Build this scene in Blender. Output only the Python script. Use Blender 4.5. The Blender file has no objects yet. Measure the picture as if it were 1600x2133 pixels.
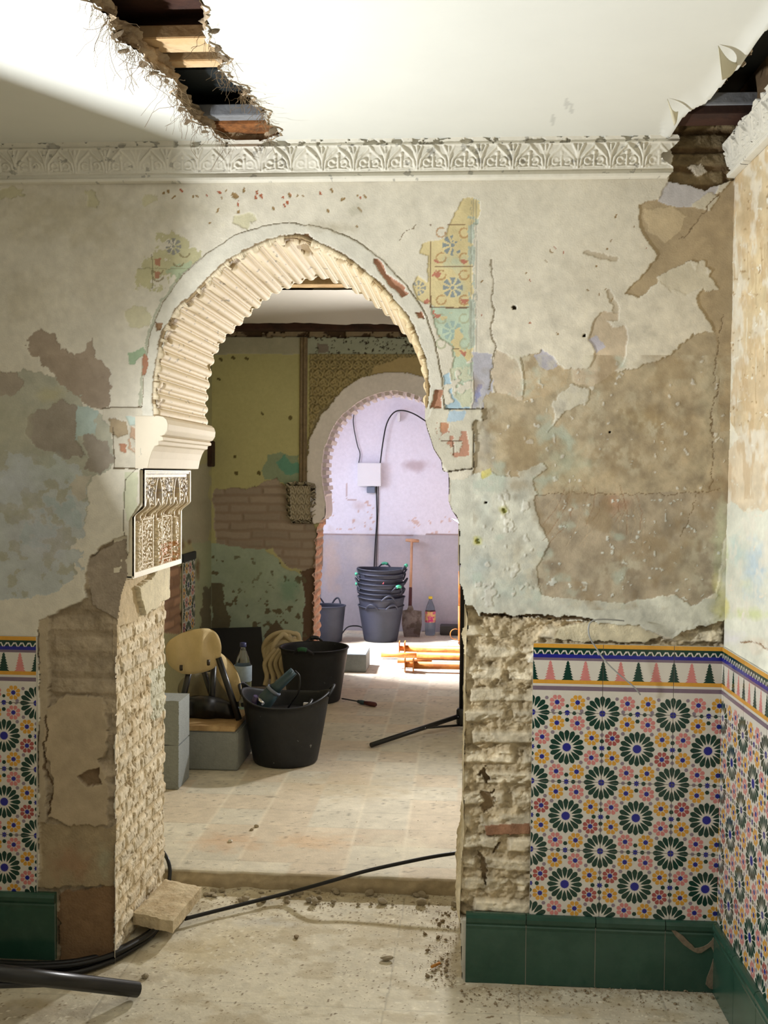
import bpy, bmesh, math, random
import numpy as np
from mathutils import Vector, Matrix
rnd = random.Random(7)
COL = bpy.context.scene.collection
PI = math.pi

# ---------------------------------------------------------------- camera
F = 2240.0
psi, th, ro = math.radians(4.09), math.radians(2.07), math.atan(.0093)
fw = np.array([-math.sin(psi)*math.cos(th), math.cos(psi)*math.cos(th), -math.sin(th)])
r_ = np.array([math.cos(psi), math.sin(psi), 0.0]); u_ = np.cross(r_, fw)
RX = math.cos(ro)*r_+math.sin(ro)*u_; UX = -math.sin(ro)*r_+math.cos(ro)*u_
CAM = np.array([0, -3.1156, 1.481])
cd = bpy.data.cameras.new('camera'); cam = bpy.data.objects.new('camera', cd); COL.objects.link(cam)
M = Matrix(((RX[0], UX[0], -fw[0], CAM[0]), (RX[1], UX[1], -fw[1], CAM[1]), (RX[2], UX[2], -fw[2], CAM[2]), (0, 0, 0, 1)))
cam.matrix_world = M
cd.sensor_fit = 'HORIZONTAL'; cd.sensor_width = 36; cd.lens = F*36/1600
cd.clip_start = .05
bpy.context.scene.camera = cam
def pj(P):
    v = np.asarray(P, float)-CAM; z = v@fw
    return 800+F*(v@RX)/z, 1066.5-F*(v@UX)/z
def at(x, y, Y=None, X=None, Z=None):
    """where the line of sight through a photo pixel meets the plane y=Y, x=X or z=Z"""
    d = fw+RX*(x-800)/F+UX*(1066.5-y)/F
    t = (Y-CAM[1])/d[1] if Y is not None else (X-CAM[0])/d[0] if X is not None else (Z-CAM[2])/d[2]
    return CAM+t*d

# ---------------------------------------------------------------- colour, noise
def lin(c):
    c = np.asarray(c, float)/255.0
    return np.where(c <= .04045, c/12.92, ((c+.055)/1.055)**2.4)
_tab = np.random.RandomState(3).rand(256, 256)
def vn(x, y, s=0):
    x = np.asarray(x, float)+s*17.31; y = np.asarray(y, float)+s*9.77
    xi = np.floor(x).astype(int); yi = np.floor(y).astype(int)
    fx = x-xi; fy = y-yi; fx = fx*fx*(3-2*fx); fy = fy*fy*(3-2*fy)
    a = _tab[xi & 255, yi & 255]; b = _tab[(xi+1) & 255, yi & 255]
    c = _tab[xi & 255, (yi+1) & 255]; d = _tab[(xi+1) & 255, (yi+1) & 255]
    return (a*(1-fx)+b*fx)*(1-fy)+(c*(1-fx)+d*fx)*fy
def fbm(x, y, s=0, o=4):
    r = 0; a = .5; t = 0
    for i in range(o):
        r = r+a*vn(x*2**i, y*2**i, s+i*3); t += a; a *= .55
    return r/t
def inside(x, y, poly):
    res = np.zeros(x.shape, bool)
    p = np.asarray(poly, float); n = len(p)
    bb = (x >= p[:, 0].min()) & (x <= p[:, 0].max()) & (y >= p[:, 1].min()) & (y <= p[:, 1].max())
    xx = x[bb]; yy = y[bb]; c = np.zeros(xx.shape, bool)
    for i in range(n):
        x1, y1 = p[i]; x2, y2 = p[i-1]
        if y1 == y2: continue
        c ^= ((y1 > yy) != (y2 > yy)) & (xx < (x2-x1)*(yy-y1)/(y2-y1)+x1)
    res[bb] = c
    return res
def linedist(x, y, pts, lim):
    d = np.full(x.shape, 1e9)
    for (x1, y1), (x2, y2) in zip(pts[:-1], pts[1:]):
        bb = (x > min(x1, x2)-lim) & (x < max(x1, x2)+lim) & (y > min(y1, y2)-lim) & (y < max(y1, y2)+lim)
        if not bb.any(): continue
        xx = x[bb]; yy = y[bb]; L = (x2-x1)**2+(y2-y1)**2+1e-12
        t = np.clip(((xx-x1)*(x2-x1)+(yy-y1)*(y2-y1))/L, 0, 1)
        d[bb] = np.minimum(d[bb], np.hypot(xx-x1-t*(x2-x1), yy-y1-t*(y2-y1)))
    return d
def smooth_curve(pts, n, closed=False):
    P = np.asarray(pts, float)
    if closed: P = np.vstack([P, P[:1]])
    out = []
    N = len(P)
    for i in range(N-1):
        p0 = P[i-1] if i > 0 else (P[-2] if closed else 2*P[0]-P[1]); p1 = P[i]; p2 = P[i+1]
        p3 = P[i+2] if i+2 < N else (P[1] if closed else 2*P[-1]-P[-2])
        for k in range(n):
            t = k/n
            out.append(.5*((2*p1)+(-p0+p2)*t+(2*p0-5*p1+4*p2-p3)*t*t+(-p0+3*p1-3*p2+p3)*t**3))
    if not closed: out.append(P[-1])
    return np.array(out)
def resample(P, n):
    d = np.r_[0, np.cumsum(np.linalg.norm(np.diff(P, axis=0), axis=1))]
    t = np.linspace(0, d[-1], n)
    return np.stack([np.interp(t, d, P[:, k]) for k in range(P.shape[1])], 1), d[-1]

# ---------------------------------------------------------------- materials
def mat(name, rgb=None, rough=.8, var=.12, scale=8, bump=.2, bscale=60, attr=False, metal=0, spec=.4, rgb2=None, mscale=3, coat=0, thr=(.45, .58)):
    m = bpy.data.materials.new(name); m.use_nodes = True
    nt = m.node_tree; N = nt.nodes; L = nt.links; b = N['Principled BSDF']
    b.inputs['Roughness'].default_value = rough; b.inputs['Metallic'].default_value = metal
    b.inputs['Specular IOR Level'].default_value = spec
    if coat: b.inputs['Coat Weight'].default_value = coat; b.inputs['Coat Roughness'].default_value = .1
    tc = N.new('ShaderNodeTexCoord')
    no = N.new('ShaderNodeTexNoise'); no.inputs['Scale'].default_value = scale; no.inputs['Detail'].default_value = 6
    no.inputs['Roughness'].default_value = .65
    L.new(tc.outputs['Object'], no.inputs['Vector'])
    if attr:
        a = N.new('ShaderNodeAttribute'); a.attribute_name = 'Col'; base = a.outputs['Color']
    else:
        a = N.new('ShaderNodeRGB'); a.outputs[0].default_value = (*lin(rgb), 1); base = a.outputs[0]
        if rgb2 is not None:
            n2 = N.new('ShaderNodeTexNoise'); n2.inputs['Scale'].default_value = mscale; n2.inputs['Detail'].default_value = 7
            n2.inputs['Roughness'].default_value = .7
            L.new(tc.outputs['Object'], n2.inputs['Vector'])
            cr = N.new('ShaderNodeValToRGB'); cr.color_ramp.elements[0].position = thr[0]; cr.color_ramp.elements[1].position = thr[1]
            L.new(n2.outputs['Fac'], cr.inputs['Fac'])
            mx = N.new('ShaderNodeMix'); mx.data_type = 'RGBA'
            L.new(cr.outputs['Color'], mx.inputs['Factor']); L.new(base, mx.inputs['A']); mx.inputs['B'].default_value = (*lin(rgb2), 1)
            base = mx.outputs['Result']
    mr = N.new('ShaderNodeMapRange'); mr.inputs['From Min'].default_value = .25; mr.inputs['From Max'].default_value = .75
    mr.inputs['To Min'].default_value = 1-var; mr.inputs['To Max'].default_value = 1+var
    L.new(no.outputs['Fac'], mr.inputs['Value'])
    vm = N.new('ShaderNodeVectorMath'); vm.operation = 'SCALE'
    L.new(base, vm.inputs[0]); L.new(mr.outputs['Result'], vm.inputs['Scale'])
    L.new(vm.outputs[0], b.inputs['Base Color'])
    if bump:
        bn = N.new('ShaderNodeTexNoise'); bn.inputs['Scale'].default_value = bscale; bn.inputs['Detail'].default_value = 5
        L.new(tc.outputs['Object'], bn.inputs['Vector'])
        bu = N.new('ShaderNodeBump'); bu.inputs['Strength'].default_value = bump; bu.inputs['Distance'].default_value = .004
        L.new(bn.outputs['Fac'], bu.inputs['Height']); L.new(bu.outputs[0], b.inputs['Normal'])
    return m
def glassy(name, rgb, rough=.05, trans=1.0, ior=1.3):
    m = bpy.data.materials.new(name); m.use_nodes = True; b = m.node_tree.nodes['Principled BSDF']
    b.inputs['Base Color'].default_value = (*lin(rgb), 1); b.inputs['Roughness'].default_value = rough
    b.inputs['Transmission Weight'].default_value = trans; b.inputs['IOR'].default_value = ior
    return m
def emis(name, rgb, s):
    m = bpy.data.materials.new(name); m.use_nodes = True; b = m.node_tree.nodes['Principled BSDF']
    b.inputs['Emission Color'].default_value = (*lin(rgb), 1); b.inputs['Emission Strength'].default_value = s
    return m
MT = dict(
 wall=mat('flaking painted plaster', attr=True, rough=.85, var=.07, scale=45, bump=.25, bscale=220, spec=.2),
 masonry=mat('rough masonry', attr=True, rough=.95, var=.16, scale=60, bump=.6, bscale=160, spec=.1),
 ceilp=mat('cream ceiling plaster', attr=True, rough=.7, var=.02, scale=5, bump=.08, bscale=20, spec=.25),
 floord=mat('dusty cement floor', attr=True, rough=.75, var=.1, scale=30, bump=.35, bscale=120, spec=.3),
 lining=mat('cream gypsum lining', attr=True, rough=.68, var=.05, scale=30, bump=.1, bscale=120, spec=.22),
 stucco=mat('carved stucco', attr=True, rough=.6, var=.08, scale=80, bump=.2, bscale=300, spec=.4),
 gypsum=mat('white gypsum cornice', attr=True, rough=.6, var=.05, scale=25, bump=.15, bscale=150),
 tile_white=mat('white tile glaze', (214,208,196), rough=.16, var=.04, scale=20, bump=.03, spec=.5),
 tile_green=mat('dark green tile glaze', (15,56,45), rough=.14, var=.12, scale=60, bump=.03, spec=.5),
 tile_blue=mat('cobalt tile glaze', (38,40,135), rough=.14, var=.1, scale=60, bump=.03),
 tile_pink=mat('pink tile glaze', (205,130,125), rough=.16, var=.1, scale=60, bump=.03),
 tile_red=mat('rust red tile glaze', (165,84,80), rough=.16, var=.1, scale=60, bump=.03),
 tile_yellow=mat('ochre tile glaze', (212,156,60), rough=.16, var=.1, scale=60, bump=.03),
 tile_mauve=mat('mauve tile glaze', (122,104,118), rough=.16, var=.08, scale=60, bump=.03),
 tile_grey=mat('lilac grey tile glaze', (138,124,134), rough=.16, var=.08, scale=60, bump=.03),
 grout=mat('tile grout', (176,170,158), rough=.9),
 skirt=mat('bottle green glazed skirting', (40,74,60), rough=.22, var=.15, scale=6, bump=.03, rgb2=(50,82,68), mscale=4, spec=.5),
 skirtdust=mat('mortar smear', (128,114,94), rough=.95, var=.3, scale=90, bump=.8),
 rubble=mat('rubble chips', (190,176,150), rough=.95, var=.25, scale=25, bump=.7, bscale=90),
 rubble_dark=mat('dusty brown debris', (150,132,104), rough=.95, var=.25, scale=60, bump=.5),
 brickstone=mat('pale cut brick', (208,192,160), rough=.95, var=.2, scale=30, bump=1.0, bscale=90, rgb2=(188,168,134), mscale=9),
 cable=mat('black rubber cable', (20,20,22), rough=.4, var=.1, bump=.05),
 wire=mat('thin grey wire', (165,167,167), rough=.4, var=.05, bump=0),
 blackmetal=mat('black powder coated steel', (22,22,24), rough=.35, var=.15, bump=.05, spec=.5),
 steel=mat('bright screws', (200,200,200), rough=.25, metal=1, bump=0),
 tub=mat('black rubber tub', (30,32,37), rough=.5, var=.3, scale=14, bump=.15, rgb2=(120,122,122), mscale=26, thr=(.66,.70)),
 tubgrey=mat('dusty grey rubber tub', (46,48,62), rough=.6, var=.2, scale=10, bump=.15, rgb2=(36,38,50), mscale=5),
 greenh=mat('mint green handle grip', (70,165,130), rough=.5, var=.1, bump=.05),
 greend=mat('dark green handle grip', (40,90,62), rough=.5, var=.1, bump=.05),
 block=mat('grey concrete block', (138,142,140), rough=.95, var=.12, scale=40, bump=.6, bscale=130),
 wood=mat('worn timber', (186,158,116), rough=.75, var=.15, scale=12, bump=.3, rgb2=(160,130,90), mscale=4),
 woodpale=mat('pale pine batten', (214,184,142), rough=.7, var=.12, scale=12, bump=.3, rgb2=(200,166,120), mscale=6),
 wooddark=mat('dark stained timber', (72,44,32), rough=.8, var=.2, scale=14, bump=.3, rgb2=(54,34,26), mscale=6),
 slate=mat('dark slate board', (40,46,48), rough=.6, var=.2, scale=10, bump=.2),
 rust=mat('rotten orange timber', (150,96,52), rough=.95, var=.4, scale=60, bump=.9, rgb2=(110,72,42), mscale=20),
 greyslat=mat('grey limewashed lath', (140,142,146), rough=.85, var=.2, scale=30, bump=.4),
 plasteredge=mat('broken gypsum', (186,166,138), rough=.95, var=.3, scale=50, bump=.9, bscale=80, rgb2=(150,128,100), mscale=25),
 fibre=mat('esparto fibre', (140,118,88), rough=.9, bump=0),
 paperflap=mat('torn paint skin', (205,198,172), rough=.8, var=.05, bump=.1),
 canvas=mat('beige canvas', (196,176,134), rough=.9, var=.12, scale=9, bump=.3, bscale=300),
 eyelet=mat('dark eyelets', (50,42,34), rough=.5),
 panelblk=mat('black board', (14,16,24), rough=.45, bump=0),
 rope=mat('cream hose rope', (204,188,150), rough=.8, var=.12, scale=20, bump=.4, bscale=200),
 tealtool=mat('dusty teal tool body', (44,64,70), rough=.5, var=.2, scale=18, bump=.1),
 orange=mat('orange painted steel', (190,122,54), rough=.5, var=.12, scale=14, bump=.1, rgb2=(158,92,40), mscale=9),
 handlewood=mat('ash handle', (196,150,118), rough=.6, var=.15, scale=20, bump=.1),
 handledark=mat('dark socket', (86,44,40), rough=.6, var=.2, bump=.1),
 ironblade=mat('muddy shovel blade', (120,110,108), rough=.7, var=.25, scale=12, bump=.3, rgb2=(80,68,62), mscale=10),
 whiteplastic=mat('white plastic', (225,222,226), rough=.4, var=.02, bump=0),
 greyplastic=mat('grey plastic', (120,128,146), rough=.4, var=.02, bump=0),
 water=glassy('clear bottle plastic', (200,214,222), .06),
 label=mat('pale blue bottle label', (150,165,178), rough=.5, var=.15, scale=60, bump=0),
 labelpink=mat('pink and yellow bottle label', (210,60,130), rough=.5, var=.1, scale=30, bump=0, rgb2=(226,190,120), mscale=30),
 capblue=mat('dark blue cap', (40,46,90), rough=.4, bump=0), capyellow=mat('yellow cap', (232,200,60), rough=.4, bump=0),
 purple=mat('purple tube', (58,48,84), rough=.4, bump=0),
 brown_butt=mat('brown paper', (190,130,60), rough=.8, bump=0),
 darkvoid=mat('dark roof void boards', (40,32,28), rough=.95, var=.2, bump=.2),
 backwall=mat('plain plaster', (206,198,180), rough=.85, bump=.1),
)

# ---------------------------------------------------------------- mesh helpers
class MB:
    def __init__(s): s.v = []; s.f = []; s.m = []; s.sm = []
    def add(s, V, Fc, mi=0, smooth=False):
        o = len(s.v); s.v += [tuple(p) for p in V]
        for f in Fc: s.f.append([i+o for i in f]); s.m.append(mi); s.sm.append(smooth)
        return s
    def box(s, x0, x1, y0, y1, z0, z1, mi=0, mtx=None):
        V = [(x, y, z) for x in (x0, x1) for y in (y0, y1) for z in (z0, z1)]
        if mtx is not None: V = [tuple(mtx@Vector(p)) for p in V]
        return s.add(V, [(0, 1, 3, 2), (4, 6, 7, 5), (0, 4, 5, 1), (2, 3, 7, 6), (0, 2, 6, 4), (1, 5, 7, 3)], mi)
    def tube(s, pts, r, n=10, mi=0, closed=False, cap=True, sy=1.0):
        P = [Vector(p) for p in pts]; N = len(P)
        rr = r if hasattr(r, '__len__') else [r]*N
        T = []
        for i in range(N):
            a = P[i-1] if (i > 0 or closed) else P[0]; b = P[(i+1) % N] if (i < N-1 or closed) else P[-1]
            t = (b-a); T.append(t.normalized() if t.length > 1e-9 else Vector((0, 0, 1)))
        up = Vector((0, 0, 1)) if abs(T[0].z) < .9 else Vector((1, 0, 0))
        nrm = T[0].cross(up).normalized(); V = []
        for i in range(N):
            nrm = (nrm-T[i]*nrm.dot(T[i]))
            nrm = nrm.normalized() if nrm.length > 1e-6 else T[i].orthogonal().normalized()
            bn = T[i].cross(nrm)
            for k in range(n):
                a = 2*PI*k/n; V.append(P[i]+(nrm*math.cos(a)+bn*math.sin(a)*sy)*rr[i])
        Fc = []
        M_ = N if closed else N-1
        for i in range(M_):
            for k in range(n):
                j = (i+1) % N
                Fc.append((i*n+k, i*n+(k+1) % n, j*n+(k+1) % n, j*n+k))
        s.add(V, Fc, mi, True)
        if cap and not closed:
            o = len(s.v)-len(V)
            s.f.append([o+k for k in range(n)][::-1]); s.m.append(mi); s.sm.append(False)
            s.f.append([o+(N-1)*n+k for k in range(n)]); s.m.append(mi); s.sm.append(False)
        return s
    def lathe(s, prof, n=32, c=(0, 0, 0), mi=0, mtx=None, ox=1.0, oy=1.0, capb=True, capt=False, smooth=True):
        V = []
        for (r, z) in prof:
            for k in range(n):
                a = 2*PI*k/n; p = Vector((r*math.cos(a)*ox, r*math.sin(a)*oy, z))
                if mtx is not None: p = mtx@p
                V.append(p+Vector(c))
        Fc = [(i*n+k, i*n+(k+1) % n, (i+1)*n+(k+1) % n, (i+1)*n+k) for i in range(len(prof)-1) for k in range(n)]
        if capb: Fc.append(tuple(range(n))[::-1])
        if capt: Fc.append(tuple((len(prof)-1)*n+k for k in range(n)))
        return s.add(V, Fc, mi, smooth)
    def prism(s, poly, a0, a1, axis='y', mi=0):
        def mk(p, a): return (p[0], a, p[1]) if axis == 'y' else ((a, p[0], p[1]) if axis == 'x' else (p[0], p[1], a))
        n = len(poly); V = [mk(p, a0) for p in poly]+[mk(p, a1) for p in poly]
        Fc = [tuple(range(n))[::-1], tuple(range(n, 2*n))]+[(i, (i+1) % n, n+(i+1) % n, n+i) for i in range(n)]
        return s.add(V, Fc, mi)
    def build(s, name, mats, parent=None, origin=None, bevel=0, subsurf=0, weld=False):
        me = bpy.data.meshes.new(name)
        o3 = Vector(origin) if origin is not None else Vector((0, 0, 0))
        me.from_pydata([tuple(Vector(v)-o3) for v in s.v], [], s.f)
        mats = mats if isinstance(mats, (list, tuple)) else [mats]
        for m in mats: me.materials.append(MT[m] if isinstance(m, str) else m)
        me.polygons.foreach_set('material_index', s.m); me.polygons.foreach_set('use_smooth', s.sm)
        bm = bmesh.new(); bm.from_mesh(me)
        if weld: bmesh.ops.remove_doubles(bm, verts=bm.verts, dist=1e-5)
        if bevel:
            es = [e for e in bm.edges if len(e.link_faces) == 2 and e.calc_face_angle(0) > .5]
            bmesh.ops.bevel(bm, geom=es, offset=bevel, segments=2, affect='EDGES', clamp_overlap=True)
        bmesh.ops.recalc_face_normals(bm, faces=bm.faces)
        bm.to_mesh(me); bm.free(); me.update()
        o = bpy.data.objects.new(name, me); COL.objects.link(o); o.location = o3
        if parent is not None:
            o.parent = parent; o.matrix_parent_inverse = parent.matrix_basis.inverted()
        if subsurf:
            md = o.modifiers.new('s', 'SUBSURF'); md.levels = subsurf; md.render_levels = subsurf
        return o
def tag(o, label=None, cat=None, group=None, kind=None):
    if label: o['label'] = label
    if cat: o['category'] = cat
    if group: o['group'] = group
    if kind: o['kind'] = kind
    return o
def empty(name, loc, label, cat, group=None):
    o = bpy.data.objects.new(name, None); COL.objects.link(o); o.location = loc; o.empty_display_size = .05
    return tag(o, label, cat, group)
def copy_tree(o, parent=None):
    c = o.copy(); COL.objects.link(c)
    if parent is not None: c.parent = parent
    for ch in list(o.children): copy_tree(ch, c)
    return c
def gridmesh(name, P, colr=None, qmask=None, mats=('wall',), smooth=True, parent=None, flip=False, qmat=None):
    n, m = P.shape[:2]
    idx = np.arange(n*m).reshape(n, m)
    q = np.stack([idx[:-1, :-1], idx[1:, :-1], idx[1:, 1:], idx[:-1, 1:]], -1)
    if flip: q = q[..., ::-1]
    if qmask is None: qmask = np.ones((n-1, m-1), bool)
    qq = q[qmask]
    used = np.zeros(n*m, bool); used[qq.ravel()] = True
    re = np.cumsum(used)-1
    V = P.reshape(-1, 3)[used]; qq = re[qq]
    me = bpy.data.meshes.new(name)
    me.vertices.add(len(V)); me.vertices.foreach_set('co', V.astype(np.float32).ravel())
    me.loops.add(qq.size); me.loops.foreach_set('vertex_index', qq.astype(np.int32).ravel())
    me.polygons.add(len(qq)); me.polygons.foreach_set('loop_start', np.arange(0, qq.size, 4, dtype=np.int32))
    me.polygons.foreach_set('loop_total', np.full(len(qq), 4, np.int32))
    for x in mats: me.materials.append(MT[x])
    if qmat is not None: me.polygons.foreach_set('material_index', qmat[qmask].astype(np.int32))
    me.update(calc_edges=True); me.validate()
    me.polygons.foreach_set('use_smooth', np.full(len(me.polygons), smooth))
    if colr is not None:
        a = me.color_attributes.new('Col', 'FLOAT_COLOR', 'POINT')
        c = np.ones((len(V), 4), np.float32); c[:, :3] = colr.reshape(-1, 3)[used]
        a.data.foreach_set('color', c.ravel())
    o = bpy.data.objects.new(name, me); COL.objects.link(o)
    if parent is not None: o.parent = parent; o.matrix_parent_inverse = parent.matrix_basis.inverted()
    return o

class Paint:
    """layered flaking surface over (a,b) plane; px,py photo-space used only to trace outlines onto the real wall"""
    def __init__(s, px, py, base, seed=0, amp=7, var=.05):
        s.px, s.py = px, py; s.seed = seed
        s.w1 = fbm(px/14, py/14, seed+1)-.5; s.w2 = fbm(px/14, py/14, seed+2)-.5
        s.w3 = fbm(px/60, py/60, seed+3, 3)-.5; s.w4 = fbm(px/60, py/60, seed+4, 3)-.5
        s.nz = fbm(px/25, py/25, seed+5, 5)
        s.big = fbm(px/110, py/110, seed+6, 4)
        s.col = np.empty(px.shape+(3,)); s.col[:] = lin(base)
        s.h = np.zeros(px.shape)
        s.var = var
        s.col *= (1+var*2*(s.big-.5)*2)[..., None]
    def mask(s, poly, amp=9, big=12, brk=None):
        m = inside(s.px+s.w1*amp*2+s.w3*big*2, s.py+s.w2*amp*2+s.w4*big*2, poly)
        if brk is not None: m &= s.nz > brk
        return m
    def patch(s, poly, rgb, h=None, amp=9, big=12, brk=None, mix=1, var=.12, add=0):
        m = s.mask(poly, amp, big, brk)
        c = lin(rgb)*(1+var*2*(s.nz[m]-.5))[:, None]
        s.col[m] = s.col[m]*(1-mix)+c*mix
        if h is not None: s.h[m] = h
        if add: s.h[m] += add
        return m
    def smudge(s, x, y, rx, ry, rgb, k=.6, sd=0):
        d = np.hypot((s.px-x)/rx, (s.py-y)/ry); m = d < 1.6
        w = np.clip(1.25-d[m]+(fbm(s.px[m]/18, s.py[m]/18, 20+sd)-.5)*1.6, 0, 1)*k
        s.col[m] = s.col[m]*(1-w[:, None])+lin(rgb)*w[:, None]
    def line(s, pts, w, rgb, h=0, amp=3, k=1):
        d = linedist(s.px+s.w1*amp*2, s.py+s.w2*amp*2, pts, w*2+4); m = d < w
        s.col[m] = s.col[m]*(1-k)+lin(rgb)*k; s.h[m] += h
    def chips(s, thr, rgb, scale, region=None, dh=-.001, sd=0):
        n = fbm(s.px/scale, s.py/scale, 40+sd, 3); m = n > thr
        if region is not None: m &= inside(s.px, s.py, region)
        s.col[m] = lin(rgb); s.h[m] += dh
def bricks(a, b, ch, bl, seed=0, mort=.2):
    """courses along b (height), bricks along a; returns brick mask weight 0..1, random id"""
    aw = a+(fbm(a*9, b*9, seed)-.5)*.03; bw = b+(fbm(a*7, b*7, seed+1)-.5)*.022
    r = np.floor(bw/ch).astype(int); off = (r % 2)*.5+_tab[r & 255, 5]*.25
    c = np.floor(aw/bl+off).astype(int)
    u = (aw/bl+off)-c; v = bw/ch-r
    du = np.minimum(u, 1-u)*bl; dv = np.minimum(v, 1-v)*ch
    d = np.minimum(du, dv); w = np.clip((d-ch*mort*.5)/(ch*.12), 0, 1)
    return w, _tab[r & 255, c & 255], _tab[c & 255, (r+9) & 255]
W1_, W2_, W3_, W4_, W5_, W6_, WORLD_, EXPO_ = 44, 64, 46, 42, 3, 8, .055, .14
# ================================================================ FRONT WALL
T1 = .57
JX = at(240, 1700, Y=0)[0]                     # inner face of the left pier
CZ = 2.429
RWX = lambda y: .757-.0228*y                   # right wall plane (very slightly out of square)
arch_px = [(322,905),(328,868),(327,830),(330,780),(345,700),(373,650),(397,628),(437,588),(465,562),(491,541),(521,527),(547,514),(581,502),(619,498),
           (645,507),(675,520),(701,534),(731,551),(757,573),(784,594),(806,619),(829,645),(847,671),(862,705),(877,742),(884,776),(887,820),(884,852)]
right_px = [(884,868),(890,895),(897,915),(903,935),(919,960),(922,981),(934,984),(935,1007),(935,1045),(942,1064),(954,1082),(956,1098),(957,1218),
            (963,1224),(967,1243),(969,1262),(974,1290),(972,1330),(970,1400),(968,1500),(966,1600),(965,1660),(967,1740),(961,1800),(958,1900),(962,2040),(962,2120)]
left_px = [(240,2120),(240,1310),(250,1240),(262,1205),(267,1180),(268,1085),(290,1050),(290,980),(304,974),(318,930)]
W2 = lambda p: at(p[0], p[1], Y=0)[[0, 2]]
openpoly = left_px+arch_px+right_px
RES = .0027
xs = np.arange(-1.44, .775, RES); zs = np.arange(-.02, 2.56, RES)
X, Z = np.meshgrid(xs, zs, indexing='ij')
px, py = pj(np.stack([X, 0*X, Z], -1))
p = Paint(px, py, (216,209,192), seed=1)
TAN = (178,162,134); BEI = (196,184,162); GRB = (166,154,136); PALE = (202,206,190); LAV = (184,180,188); BRK = (176,130,104)
p.h[:] = .004
# left half
for (x, y, rx, ry, c, k, s) in [(60,620,70,60,(190,180,156),.4,1),(220,560,80,120,(200,190,168),.4,2),(400,440,120,40,(196,188,164),.4,3),(130,450,150,60,(188,178,150),.5,4)]:
    p.smudge(x, y, rx, ry, c, k, s)
p.patch([(-30,775),(60,770),(110,790),(170,810),(178,850),(222,868),(240,920),(236,975),(200,992),(182,1050),(172,1100),(152,1160),(160,1205),(100,1235),(-30,1255)], (180,178,160), .0028, var=.16)
p.patch([(-30,945),(80,940),(170,965),(190,1020),(172,1080),(182,1180),(120,1235),(-30,1255)], (188,192,188), .0032, brk=.42)
p.patch([(57,700),(85,680),(118,695),(122,725),(160,740),(195,700),(200,735),(228,775),(226,810),(220,842),(190,838),(180,812),(140,800),(112,780),(92,765),(85,745),(60,740)], (168,152,134), .0015)
p.patch([(100,735),(180,750),(200,790),(225,800),(222,850),(190,848),(160,820),(120,800)], (164,148,130), .001)
p.patch([(-20,765),(40,775),(60,800),(30,830),(-20,820)], (170,158,142), .0015)
p.patch([(60,860),(130,830),(165,850),(160,900),(168,942),(120,952),(70,930),(50,900)], (160,150,136), .001)
p.patch([(172,900),(230,925),(236,962),(215,985),(175,972)], (158,148,134), .001)
p.patch([(165,845),(205,852),(200,905),(160,918)], (176,190,182), .002, brk=.4)
p.patch([(160,985),(195,990),(180,1040),(165,1050),(150,1010)], (196,188,170), .003)
p.patch([(60,1050),(150,1020),(170,1100),(120,1160),(40,1130)], (176,186,184), .003, brk=.5)
for (x, y, rx, ry, c, k, s) in [(30,1010,60,50,(196,200,206),.5,5),(90,1120,60,60,(196,196,204),.4,6),(120,980,50,30,(176,184,172),.5,7),(20,880,50,50,(184,180,156),.5,8),(110,820,30,16,(190,182,140),.5,9)]:
    p.smudge(x, y, rx, ry, c, k, s)
# small yellow and green remains
for q in [[(0,392),(30,390),(54,396),(50,410),(20,414),(0,414)], [(176,396),(198,402),(204,420),(196,436),(184,424)], [(296,412),(325,404),(330,416),(305,432),(298,424)],
          [(487,447),(530,443),(532,462),(515,480),(488,466)], [(258,644),(300,640),(316,662),(308,682),(270,682)]]:
    p.patch(q, (198,192,150), .0018, amp=9, big=3, mix=.6)
p.patch([(267,738),(300,722),(303,740),(285,752),(283,762),(270,758)], (158,176,146), .0018, amp=5, big=3)
p.patch([(330,488),(355,478),(395,500),(427,520),(415,548),(405,585),(350,598),(322,616),(286,602),(284,572),(296,535),(325,530)], (194,188,150), .0028, amp=14, big=8, brk=.40)
p.patch([(350,560),(400,545),(398,580),(350,585)], (178,188,156), None, amp=10, big=4, brk=.42)
def rosette(P, cx, cy, R, rgb, n=8, r0=.3):
    d = np.hypot(P.px-cx, P.py-cy)/R; a = np.arctan2(P.py-cy, P.px-cx)*n/(2*PI); fr = np.abs(a-np.round(a))
    m = (d < 1) & (d > r0) & (fr < .18+.17*d) & (P.nz > .34); P.col[m] = lin(rgb)
    m = (d < r0*.6); P.col[m] = lin(rgb)
def arcline(P, cx, cy, R, a0, a1, w, rgb):
    P.line([(cx+R*math.cos(math.radians(a)), cy+R*math.sin(math.radians(a))) for a in np.linspace(a0, a1, 9)], w, rgb, 0, amp=1, k=.8)
rosette(p, 362, 514, 17, (150,148,142))
for cx, cy in [(330,560),(372,545),(330,575),(385,525)]:
    arcline(p, cx, cy, 11, 20, 160, 1.6, (140,126,92))
for q in [[(322,540),(336,538),(334,556),(324,552)], [(322,566),(334,566),(332,580),(324,578)]]: p.patch(q, BRK, None, amp=3, big=1)
p.line([(318,530),(318,600)], 1, (120,110,80), k=.7); p.line([(290,560),(400,560)], 1, (130,120,90), k=.5)
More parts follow.
